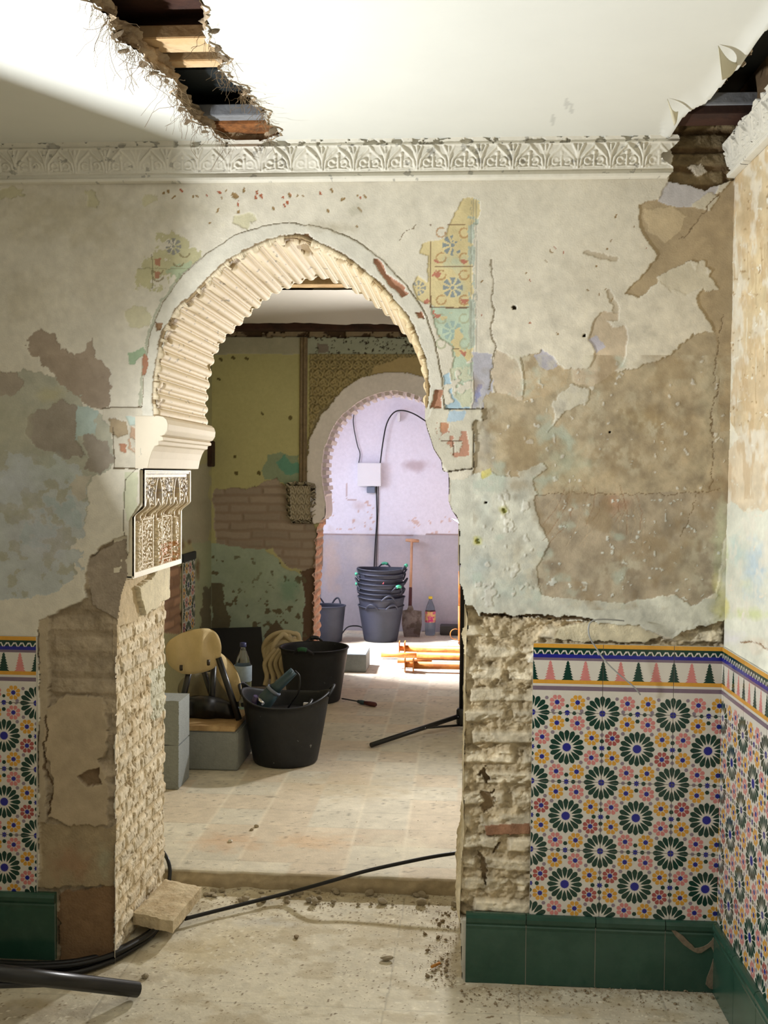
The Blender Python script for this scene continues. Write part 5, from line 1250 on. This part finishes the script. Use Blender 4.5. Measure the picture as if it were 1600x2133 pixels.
# ---------------------------------------------------------------- things in the second room
e = empty('concrete_block', (-1.3, 1.66, ZF), 'x', 'block'); bpy.data.objects.remove(e)
def hollow_block(x0, x1, y0, y1, z0, label):
    mb = MB(); mb.box(x0, x1, y0, y1, z0, z0+.185); h_ = z0+.185
    o = mb.build('concrete_block', 'block', bevel=.005, origin=((x0+x1)/2, (y0+y1)/2, z0)); return tag(o, label, 'block')
bX = at(377, 1640, Y=1.60)[0]
def rough_block(z0, label, seed):
    us = np.linspace(0, 1, 60); vs = np.linspace(0, 1, 50); U, V = np.meshgrid(us, vs, indexing='ij')
    mb = MB(); nU, nV = U.shape
    Pf = [(bX-.42+.42*u+.004*(rr.random()-.5)*(u > .98), 1.56-.004*float(vn(u*30, v*20, seed)), z0+.195*v+.004*float(vn(u*20, 3, seed))*(v > .97)) for u in us for v in vs]
    Fq = [(i*nV+j, (i+1)*nV+j, (i+1)*nV+j+1, i*nV+j+1) for i in range(nU-1) for j in range(nV-1)]
    mb.add(Pf, Fq, 0, True); mb.box(bX-.42, bX-.001, 1.559, 1.75, z0+.001, z0+.193)
    o = mb.build('concrete_block', 'block', origin=(bX-.2, 1.65, z0)); return tag(o, label, 'block')
rough_block(ZF, 'lower of the two stacked concrete blocks poking out behind the pier', 3)
rough_block(ZF+.199, 'upper of the two stacked concrete blocks poking out behind the pier', 5)
BX = at(495, 1600, Y=1.88)[0]
hollow_block(BX-.42, BX, 1.88, 2.30, ZF, 'concrete block carrying the timber board, left of the big black tub')
bt = ZF+.187
o = MB().box(BX-.46, BX-.012, 1.875, 2.36, bt, bt+.026).build('timber_board', 'wood', bevel=.003, origin=(BX-.2, 2.1, bt)); tag(o, 'worn timber board laid flat on a concrete block', 'board')
bt += .027
# big black tub in front, with tools
c1 = Vector((at(590, 1600, Y=2.07)[0]+.008, 2.09, ZF))
tb = make_tub(tuple(c1), .158, .215, .30, 'tub', 'large dirty black rubber tub full of tools, nearest in the second room', None, ((.12, None), (PI-.15, None)), lift=.045, sag=.0, up=.04, hm='tub')
def inpt(x, y, Y): return pt(x, y, Y)
dr = MB(); dr.lathe([(.001, .0), (.10, .012), (.19, .0)], 24, (c1.x, c1.y, ZF+.235), capb=False)
o = dr.build('packed_rags', 'cable'); tag(o, 'dark jumble of rags and leads filling the big black tub', 'rags')
gt = empty('angle_grinder', inpt(575, 1430, 2.05), 'dusty teal power tool sticking slantwise out of the big black tub', 'power tool')
a, b, c_ = inpt(528,1490,2.02), inpt(572,1436,2.04), inpt(612,1398,2.06)
MB().tube([a, a.lerp(b, .5), b], [.038, .042, .036], 14).build('motor_housing', 'tealtool', gt)
MB().tube([b, b.lerp(c_, .15), c_], [.034, .026, .022], 12).build('grip_body', 'tealtool', gt)
MB().tube([b.lerp(a, .1), b], .039, 14).build('vent_ring', 'greyplastic', gt)
MB().tube(smooth_curve([tuple(inpt(*q)) for q in [(614,1397,2.06),(624,1410,2.05),(622,1440,2.04),(610,1460,2.05),(600,1475,2.06)]], 5), .005, 6).build('power_lead', 'cable', gt)
MB().tube([inpt(538,1455,1.98), inpt(548,1466,1.96)], [.010, .010], 8).build('side_switch', 'steel', gt)
o = MB().tube([inpt(534,1450,1.98), inpt(520,1490,2.0)], .014, 12).build('purple_tube', 'purple'); tag(o, 'short purple tube end standing in the big black tub', 'tube')
o = MB().tube(smooth_curve([tuple(inpt(*q)) for q in [(540,1500,1.92),(560,1478,1.94),(600,1482,1.95),(640,1470,2.0),(650,1458,2.05)]], 5), .009, 8).build('rubber_hose', 'cable'); tag(o, 'dark hose curling over the tools inside the big black tub', 'hose')
o = MB().box(*(lambda q: (q.x-.012, q.x+.016, q.y-.004, q.y+.006, q.z-.008, q.z+.008))(inpt(637,1467,2.02))).build('white_connector', 'whiteplastic', bevel=.002); tag(o, 'tiny white connector near the right rim of the big black tub', 'connector')
# water bottle
wbp = Vector((at(506, 1440, Y=2.27)[0], 2.27, bt))
wb_ = empty('water_bottle', wbp, 'clear plastic water bottle with pale label and dark blue cap', 'bottle')
bottle(wb_, wbp, .044, pt(502, 1339, 2.27).z-bt, 'water', 'label', 'capblue', .42, .66)
# draped canvas over a folding stool
st_ = empty('folding_stool', (at(415,1480,Y=2.1)[0], 2.1, bt), 'dark-legged folding stool mostly hidden under the beige canvas', 'stool')
for (x0, y0, x1, y1, Y_, w_) in [(395,1395,372,1490,2.02,.016),(455,1370,498,1500,2.0,.016),(425,1400,450,1495,2.2,.014),(445,1385,440,1500,2.05,.016)]:
    MB().tube([pt(x0, y0, Y_), Vector((pt(x1, y1, Y_).x, Y_, bt+.004))], w_, 8).build('leg', 'blackmetal', st_)
def cloth(name, outline, Y_, puff, m, label, cat, seed, lean=0):
    C_ = np.mean(outline, axis=0); n = 90; O = resample(smooth_curve(outline, 6, True), n)[0]; K = 16; V = []
    for side in (-1, 1):
        for k in range(K+1):
            t = k/K
            for i in range(n):
                x, y = C_+(O[i]-C_)*t; d = puff*math.sqrt(max(0, 1-t*t)); fold = .014*math.sin((x-C_[0])*.13+seed)*(1-t*.3)+.010*(float(vn(x/14, y/30, seed))-.5)*2
                V.append(pt(x, y, Y_+side*d*.6+(fold if side < 0 else 0)+lean*(y-C_[1])))
    Fc = []
    for s in (0, 1):
        for k in range(K):
            for i in range(n):
                a_ = s*(K+1)*n+k*n; q = (a_+i, a_+(i+1) % n, a_+n+(i+1) % n, a_+n+i); Fc.append(q if s else q[::-1])
    o = MB().add(V, Fc, 0, True).build(name, m, weld=True); return tag(o, label, cat)
cn = empty('canvas_bag', pt(410, 1350, 2.1), 'beige canvas flap draped in a rounded shape over the stool', 'canvas')
o = cloth('canvas_flap', [(346,1344),(365,1326),(395,1313),(432,1309),(452,1320),(461,1345),(458,1372),(445,1392),(415,1402),(385,1404),(362,1394),(348,1376)], 2.0, .05, 'canvas', None, None, 3); o.parent = cn; o.matrix_parent_inverse = cn.matrix_basis.inverted()
for x, y in ((377,1391),(434,1380)):
    q = pt(x, y, 1.945); MB().tube([q+Vector((0, .004, -.012)), q+Vector((0, 0, 0)), q+Vector((0, .004, .012))], .008, 8).build('eyelet', 'eyelet', cn)
cloth('canvas_sheet', [(452,1358),(470,1368),(488,1388),(500,1415),(504,1445),(496,1462),(480,1452),(462,1430),(450,1405),(446,1380)], 2.12, .04, 'canvas', 'long beige canvas tail hanging behind the rim of the big tub', 'canvas', 7)
o = cloth('black_bag', [(376,1462),(400,1450),(440,1450),(480,1462),(494,1480),(490,1497),(440,1500),(390,1500),(374,1492)], 2.05, .10, 'cable', 'flat black bag slumped on the timber board under the stool', 'bag', 5)
cloth('grey_sack', [(385,1410),(440,1400),(470,1430),(478,1462),(440,1466),(390,1462),(370,1440)], 2.25, .05, mat('grey sackcloth', (130,124,106), rough=.95, var=.2), 'greyish sack behind the dark stool legs', 'sack', 9)
# black board leaning on the wall
bb = [pt(366, 1312, 3.96), pt(543, 1307, 3.96), pt(553, 1430, 3.80), pt(370, 1432, 3.80)]
mb = MB(); mb.add([tuple(v) for v in bb]+[tuple(v+Vector((0, .02, .002))) for v in bb], [(0, 3, 2, 1), (4, 5, 6, 7), (0, 1, 5, 4), (1, 2, 6, 5), (2, 3, 7, 6), (3, 0, 4, 7)])
o = mb.build('black_board', 'panelblk'); tag(o, 'big flat black board leaning against the green-stained wall', 'board')
# coiled cream hose
cl = MB(); R2 = random.Random(4); pts = []
for k in range(9):
    cxk, cyk = 582+R2.uniform(-9, 9), 1360+R2.uniform(-14, 12); a_, b_ = R2.uniform(22, 42), R2.uniform(12, 34); tilt = R2.uniform(-1.2, .6)
    for t in np.linspace(0, 2*PI, 15)[:-1]:
        u_x, v_y = a_*math.cos(t), b_*math.sin(t)
        pts.append(tuple(pt(cxk+u_x*math.cos(tilt)-v_y*math.sin(tilt)+8, min(cyk+u_x*math.sin(tilt)+v_y*math.cos(tilt), 1428), 3.80+.012*k*.9+.03*math.sin(t*1.0+k)-.05)))
cl.tube(smooth_curve(pts, 4), .0165, 10)
for k in range(4):
    cl.tube(smooth_curve([tuple(pt(*q)) for q in [(575+8*k, 1352, 3.70), (552+11*k, 1380, 3.68), (556+13*k, 1408, 3.68), (552+16*k, 1428, 3.66)]], 5), .015, 8)
o = cl.build('coiled_hose', 'rope', weld=True); tag(o, 'thick cream hose coiled in loose loops beside the black board', 'hose')
c2 = Vector((at(653, 1480, Y=3.5)[0], 3.52, ZF))
make_tub(tuple(c2), .165, .212, .33, 'tub', 'clean black rubber tub with green grip, standing behind the hose coil', None, ((1.7, 'tub'), (-1.75, 'greend')), lift=0, up=.035, hm='tub')
# screwdriver
sd = empty('screwdriver', pt(745,1464,3.42), 'long screwdriver with teal and brown handle on the tiled floor', 'screwdriver')
f0, f1, f2, f3 = [Vector(at(x, y, Z=ZF+.014)) for x, y in [(712,1455),(746,1461),(760,1464),(784,1468)]]
MB().tube([f0, f1], .004, 8).build('shank', 'blackmetal', sd); MB().tube([f1, f1.lerp(f2, .5), f2], [.010, .014, .012], 10).build('collar', 'tealtool', sd)
MB().tube([f2, f2.lerp(f3, .5), f3.lerp(f2, .1), f3], [.012, .015, .014, .008], 10).build('handle', 'handledark', sd)
# work lamp on tripod behind the right pier
def lamp(loc, nrm, w_, h_, label, hub, legs, pole_r, watt, colr, spread=PI, bez=True, roll=None, bj=.45):
    e = empty('work_lamp', hub, label, 'work lamp')
    L = Vector(loc); n = Vector(nrm).normalized()
    q = n.to_track_quat('-Z', 'Y')
    if roll is not None:
        zx = -n; xx_ = (roll-zx*roll.dot(zx)).normalized(); yx = zx.cross(xx_); q = Matrix((xx_, yx, zx)).transposed().to_quaternion()
    q = q; Mx = Matrix.Translation(L)@q.to_matrix().to_4x4()
    mb = MB(); mb.box(-w_/2, w_/2, -h_/2, h_/2, .0, .045, 0, Mx); b = mb.build('lamp_head', 'blackmetal', e, bevel=.004)
    mb = MB()
    if bez: mb.box(-w_/2, -w_/2+.012, -h_/2, h_/2, -.012, 0, 0, Mx); mb.box(w_/2-.012, w_/2, -h_/2, h_/2, -.012, 0, 0, Mx); mb.box(-w_/2, w_/2, -h_/2, -h_/2+.012, -.012, 0, 0, Mx); mb.box(-w_/2, w_/2, h_/2-.012, h_/2, -.012, 0, 0, Mx)
    mb.build('lamp_bezel', 'blackmetal', e)
    ld = bpy.data.lights.new('lamp_light', 'AREA'); ld.shape = 'RECTANGLE'; ld.size = w_-(.03 if bez else .004); ld.size_y = h_-.03; ld.energy = watt; ld.color = colr; ld.spread = spread
    lo = bpy.data.objects.new('lamp_light', ld); COL.objects.link(lo); lo.matrix_world = Matrix.Translation(L+n*.004)@q.to_matrix().to_4x4()
    H_ = Vector(hub); top = L-n*.05+Vector((0, 0, -.03))
    MB().tube([H_-Vector((0, 0, .06)), Vector((H_.x, H_.y, top.z-.02)), top], pole_r, 12).build('pole', 'blackmetal', e)
    MB().lathe([(pole_r*1.9, -.05), (pole_r*2.1, -.04), (pole_r*2.1, .03), (pole_r*1.6, .04)], 16, H_, capt=True).build('hub', 'blackmetal', e)
    for k, (tip, rad) in enumerate(legs):
        tp = Vector(tip); MB().tube([H_, tp], rad, 14).build('leg', 'blackmetal', e)
        m_ = H_.lerp(tp, bj); br = H_+Vector((0, 0, -.055))
        MB().tube([br, m_], rad*.5, 8).build('brace', 'blackmetal', e)
        for s in (.04, .42): 
            v = H_.lerp(tp, s); MB().lathe([(.004, 0), (.004, .004)], 8, v+Vector((0, -rad*.95, 0)), capt=True, mtx=Matrix.Rotation(PI/2, 3, 'X')).build('screw', 'steel', e)
    return e
hub2 = pt(961, 1490, 2.85)
hx = Vector(at(773, 1552, Z=ZF+.014))
l2 = lamp((.085, 2.72, 1.30), (-.34, -.86, .25), .17, .15, 'black tripod work lamp half hidden behind the right pier', hub2, [(tuple(hx), .013), ((.42, 2.55, ZF+.014), .013), ((.10, 3.35, ZF+.014), .013)], .013, W2_, (.985, .975, .955))
La = Vector((.085, 2.72, 1.30)); Fa, Fb = Vector(at(345,1652,Z=.06)), Vector(at(930,1585,Z=.06))
ta, tb2 = La+(Fa-La).normalized()*.15, La+(Fb-La).normalized()*.15; ed_ = (ta-tb2).normalized(); mb = MB()
ta += ed_*.05; tb2 -= ed_*.05; ba, bb2 = La+Vector((-.08, .02, -.078)), La+Vector((.08, -.03, -.078))
mb.add([tuple(v) for v in (ba, bb2, tb2, ta)]+[tuple(v-Vector((0, 0, .003))) for v in (ba, bb2, tb2, ta)], [(0, 1, 2, 3), (7, 6, 5, 4), (0, 4, 5, 1), (1, 5, 6, 2), (2, 6, 7, 3), (3, 7, 4, 0)])
mb.build('added_light_flap', 'blackmetal', l2)  # flap added to keep this lamp's light off the floor further in
# near lamp at left
hub1 = Vector(at(-150, 2009, Y=-.60)); tip1 = Vector(at(286, 2056, Y=-.20)); tip1.z = .024
M1 = Vector((.75, -.432, -.15)).normalized(); E1 = Vector((.5, .87, 0)).normalized(); E1 = (E1-M1*E1.dot(M1)).normalized(); V1 = M1.cross(E1).normalized()
L1 = Vector((-1.352, -.69, 1.24)); A1 = (V1*.72+M1).normalized()
le = lamp(tuple(L1), tuple(A1), .19, .09, 'black tripod work lamp at the left edge, one thick leg on the floor', hub1, [(tuple(tip1), .0215), ((-1.52, -.25, .02), .02), ((-1.50, -1.05, .02), .02)], .014, W1_, (.94, .975, 1.0), bez=False, roll=E1, bj=.68)
Bv = (V1-M1).normalized(); e0 = L1+Bv*.045; t0 = L1+V1*.21
mb = MB(); n_ = M1*-.002
qd = [e0-E1*.12, e0+E1*.12, t0+E1*.27, t0-E1*.20]
mb.add([tuple(v) for v in qd]+[tuple(v+n_) for v in qd], [(0, 1, 2, 3), (7, 6, 5, 4), (0, 4, 5, 1), (1, 5, 6, 2), (2, 6, 7, 3), (3, 7, 4, 0)])
mb.build('added_light_flap', 'blackmetal', le)  # unseen flap added to cut the light across ceiling and left wall

# ---------------------------------------------------------------- near room: cables, stone, rubble
def zc(name, pts, r, m, label, cat='cable', n=10, group=None):
    P_ = [tuple(at(x, y, Z=z)) for x, y, z in pts]; o = MB().tube(smooth_curve(P_, 8), r, n).build(name, m); return tag(o, label, cat, group)
for k, (dy, dz, r, lb) in enumerate([(0, .012, .010, 'uppermost black cable of the bundle curving out from under the cut brick'), (12, .012, .009, 'middle black cable of the bundle at the foot of the pier'),
                                     (22, .010, .008, 'lower black cable of the bundle at the foot of the pier'), (6, .028, .008, 'black cable lying on top of the bundle, catching highlights')]):
    zc('floor_cable', [(345,1915-k*3,.02),(318,1938+dy*.4,dz),(280,1962+dy*.6,dz),(230,1985+dy*.8,dz),(160,2003+dy,dz),(80,2009+dy,dz),(0,2006+dy*1.1,dz),(-60,1998+dy,dz)], r, 'cable', lb)
Pp = [at(385,1914,Z=.02), at(440,1900,Z=.02), at(520,1880,Z=.022), at(600,1860,Z=.03), at(680,1838,Y=.50), at(760,1815,Y=.55), at(840,1797,Y=.58), at(905,1784,Y=.6), at(965,1775,Y=.62)]
o = MB().tube(smooth_curve([tuple(v) for v in Pp], 8), .0065, 10).build('floor_cable', 'cable'); tag(o, 'single black cable stretched slantwise across the doorway step', 'cable')
o = MB().tube(smooth_curve([tuple(v) for v in [at(340,1775,Y=.66), at(349,1790,Y=.62), at(354,1812,Y=.60), at(352,1840,Y=.57)]], 6), .007, 8).build('floor_cable', 'cable'); tag(o, 'short black cable coming round the back edge of the bright jamb', 'cable')
# cut brick
top = [at(277,1898,Z=.078), at(360,1915,Z=.078), at(420,1843,Z=.078), at(345,1828,Z=.085)]
mb = MB(); n = 26; V = []
top = [Vector(v) for v in top]; zb_ = [.034, .028, .030, .036]
def quad(a, b, c, d, s, t): return a.lerp(b, s).lerp(d.lerp(c, s), t)
bot = [Vector((v.x, v.y, zb_[i])) for i, v in enumerate(top)]
bot[0].z -= .004
for L_, sg in ((top, 1), (bot, -1)):
    for i in range(n+1):
        for j in range(n+1):
            s, t = i/n, j/n; q = quad(*L_, s, t); nn_ = float(fbm(q.x*60, q.y*60, 5))-.5; e_ = min(s, 1-s, t, 1-t)
            q = q+Vector((0, 0, sg*(nn_*.008-.006*max(0, 1-e_*12)))); V.append(q+Vector(((float(vn(s*9, t*9, 2))-.5)*.006*(e_ < .02), (float(vn(s*9, t*9, 6))-.5)*.006*(e_ < .02), 0)))
N1 = (n+1)**2; ix = lambda o_, i, j: o_*N1+i*(n+1)+j
Fc = [(ix(0,i,j), ix(0,i+1,j), ix(0,i+1,j+1), ix(0,i,j+1)) for i in range(n) for j in range(n)]+[(ix(1,i,j), ix(1,i,j+1), ix(1,i+1,j+1), ix(1,i+1,j)) for i in range(n) for j in range(n)]
bd_ = [(i, 0) for i in range(n)]+[(n, j) for j in range(n)]+[(i, n) for i in range(n, 0, -1)]+[(0, j) for j in range(n, 0, -1)]
for k in range(len(bd_)):
    a_, b_ = bd_[k], bd_[(k+1) % len(bd_)]; Fc.append((ix(0, *a_), ix(1, *a_), ix(1, *b_), ix(0, *b_)))
o = mb.add(V, Fc, 0, True).build('cut_brick', 'brickstone'); tag(o, 'pale slab of cut brick lying on the cables at the bright jamb', 'brick')
sh_ = o.modifiers.new('e', 'EDGE_SPLIT'); sh_.split_angle = .7
# notable chips
def chip(x, y, s, label, z=0, me=None, m=None, name='rubble_chip', cat='rubble', group=None, rz=None):
    q = at(x, y, Z=z+.003); o = put(me or rocks[int(x+y) % 7], name, (q[0], q[1], z+s*.42), s, rz); 
    if m: o.material_slots[0].link = 'OBJECT'; o.material_slots[0].material = MT[m]
    return tag(o, label, cat, group)
o = chip(803, 1998, .017, 'white flat chip lying in the open middle of the near floor'); o.scale = (.026, .014, .013); o.rotation_euler = (0, 0, .1)
chip(480, 1752, .012, 'small bright white chip on the tiles of the raised floor', z=.06, m='tile_white')
chip(302, 2034, .013, 'grey pebble just above the end of the black lamp leg')
chip(524, 1728, .010, 'left one of two dark chips together on the raised tiles', z=.06); chip(534, 1722, .011, 'right one of two dark chips together on the raised tiles', z=.06)
o = MB().tube([at(899,2014,Z=.008), at(916,2006,Z=.008)], .0045, 10).build('cigarette_butt', 'brown_butt'); tag(o, 'orange-brown cigarette butt near the right pier foot', 'cigarette butt')
chip(617, 1952, .011, 'dark crumb of mortar in the middle of the near floor', m='rubble_dark')
LB = 'small chip of rubble among the debris heaped along the doorway step'
for k in range(58):
    x = rr.choice([rr.uniform(420, 950), rr.gauss(640, 60), rr.gauss(860, 50), rr.uniform(430, 700)]); y = rr.uniform(1852, 1884)+(x-650)*.012
    chip(min(max(x, 410), 945), y, rr.choice([.005, .007, .009, .012, .015, .020]), LB, group='rubble chips along the step', z=.004)
for k in range(40):
    x = 935-abs(rr.gauss(0, 22)); y = rr.uniform(1885, 2045); chip(x, y, rr.choice([.004, .005, .007, .009]), 'small crumb of rubble fallen at the foot of the right pier', group='crumbs at the right pier foot', m='rubble_dark')
for k in range(36):
    chip(rr.uniform(960, 1490), rr.uniform(2062, 2092), rr.choice([.003, .004, .006]), 'small crumb of rubble along the foot of the green skirting', group='crumbs along the green skirting', m='rubble_dark')
for x, y in [(1120,2098),(965,2080),(1140,1995-60),(700,2000),(1085,2100)]: pass
mb = MB(); rv = [[tuple(v.co) for v in rocks[0].vertices], [tuple(p_.vertices) for p_ in rocks[0].polygons]]
def crumbs(n, reg, smin, smax, z=0):
    for _ in range(n):
        x, y = reg(); q = at(x, y, Z=z); s = rr.uniform(smin, smax); a_ = rr.uniform(0, 6); ca, sa = math.cos(a_), math.sin(a_)
        mb.add([(q[0]+(ca*v[0]-sa*v[1])*s, q[1]+(sa*v[0]+ca*v[1])*s, z+.001+v[2]*s*.7+s*.3) for v in OC], OF, 0)
OC = [(1, 0, 0), (.2, .9, 0), (-.9, .2, 0), (-.3, -.8, 0), (0, .1, .9), (0, 0, -.4)]; OF = [(0, 1, 4), (1, 2, 4), (2, 3, 4), (3, 0, 4), (1, 0, 5), (2, 1, 5), (3, 2, 5), (0, 3, 5)]
crumbs(700, lambda: (rr.uniform(400, 955), 1852+abs(rr.gauss(0, 22))), .0012, .004)
crumbs(420, lambda: (952-abs(rr.gauss(0, 45)), rr.uniform(1870, 2060)), .001, .0035)
crumbs(520, lambda: (rr.uniform(960, 1500), 2058+abs(rr.gauss(0, 26))), .001, .0035)
crumbs(500, lambda: (rr.uniform(120, 1000), rr.uniform(1870, 2130)), .0008, .0022)
o = mb.build('rubble_grit', 'rubble_dark'); tag(o, 'fine mortar grit scattered over the near floor', 'grit', kind='stuff')
mb = MB()
crumbs(160, lambda: (rr.uniform(350, 960), rr.uniform(1560, 1815)), .0008, .003, .061)
o = mb.build('rubble_grit', 'rubble_dark'); tag(o, 'sparse grit scattered over the raised tiled floor', 'grit', kind='stuff')
# mortar fillet at the foot of the pier wall and step
# thin grey wire hanging over the tiles
W_ = [(1300,1293,-.03),(1262,1290,-.05),(1238,1292,-.07),(1227,1302,-.08),(1228,1325,-.08),(1240,1347,-.07),(1262,1378,-.06),(1290,1405,-.05),(1320,1430,-.04),(1334,1447,-.03)]
o = MB().tube(smooth_curve([tuple(at(x, y, Y=yy_)) for x, y, yy_ in W_], 6), .0022, 8).build('hanging_wire', 'wire'); tag(o, 'thin grey wire looping out of the wall and hanging over the tile border', 'wire')

# ================================================================ LIGHT
def area(name, loc, target, sx, sy, watt, colr, spread=PI):
    ld = bpy.data.lights.new(name, 'AREA'); ld.shape = 'RECTANGLE'; ld.size = sx; ld.size_y = sy; ld.energy = watt; ld.color = colr; ld.spread = spread
    o = bpy.data.objects.new(name, ld); COL.objects.link(o); o.location = loc
    o.rotation_euler = (Vector(target)-Vector(loc)).to_track_quat('-Z', 'Y').to_euler(); return o
area('window_light_far', (-1.85, 5.3, 1.35), (.3, 4.7, .3), 1.1, 1.2, W3_, (.72, .84, 1.0))
area('window_sun_far', (-1.8, 5.15, 1.9), (-.1, 5.15, 0), .35, .25, W4_, (.92, .93, 1.0), .9)
area('fill_light_near', (-2.0, -3.6, 1.5), (.3, -.3, 1.4), 1.0, 1.2, W5_, (1.0, .985, .96))  # weak fill added to raise the ambient level, no window known here
area('fill_light_middle', (1.10, 2.3, 1.5), (-1.2, 3.2, 1.2), .8, 1.0, W6_, (.94, .97, 1.0))  # fill added to brighten the dim second room, no source known there
slab('wall_left', -1.86, -1.74, -1.75, -.002, -.02, CZ+.01)  # unseen wall stub added to block light and darken the left side
w = bpy.data.worlds.new('world'); bpy.context.scene.world = w; w.use_nodes = True
w.node_tree.nodes['Background'].inputs[0].default_value = (.95, .98, 1, 1); w.node_tree.nodes['Background'].inputs[1].default_value = WORLD_
slab('wall_left', -3.3, -3.2, -5, T1, -.02, 2.8)
vs = bpy.context.scene.view_settings; vs.view_transform = 'Standard'; vs.look = 'None'; vs.gamma = 1; vs.exposure = EXPO_; vs.use_curve_mapping = False
bpy.context.scene.cycles.max_bounces = 8
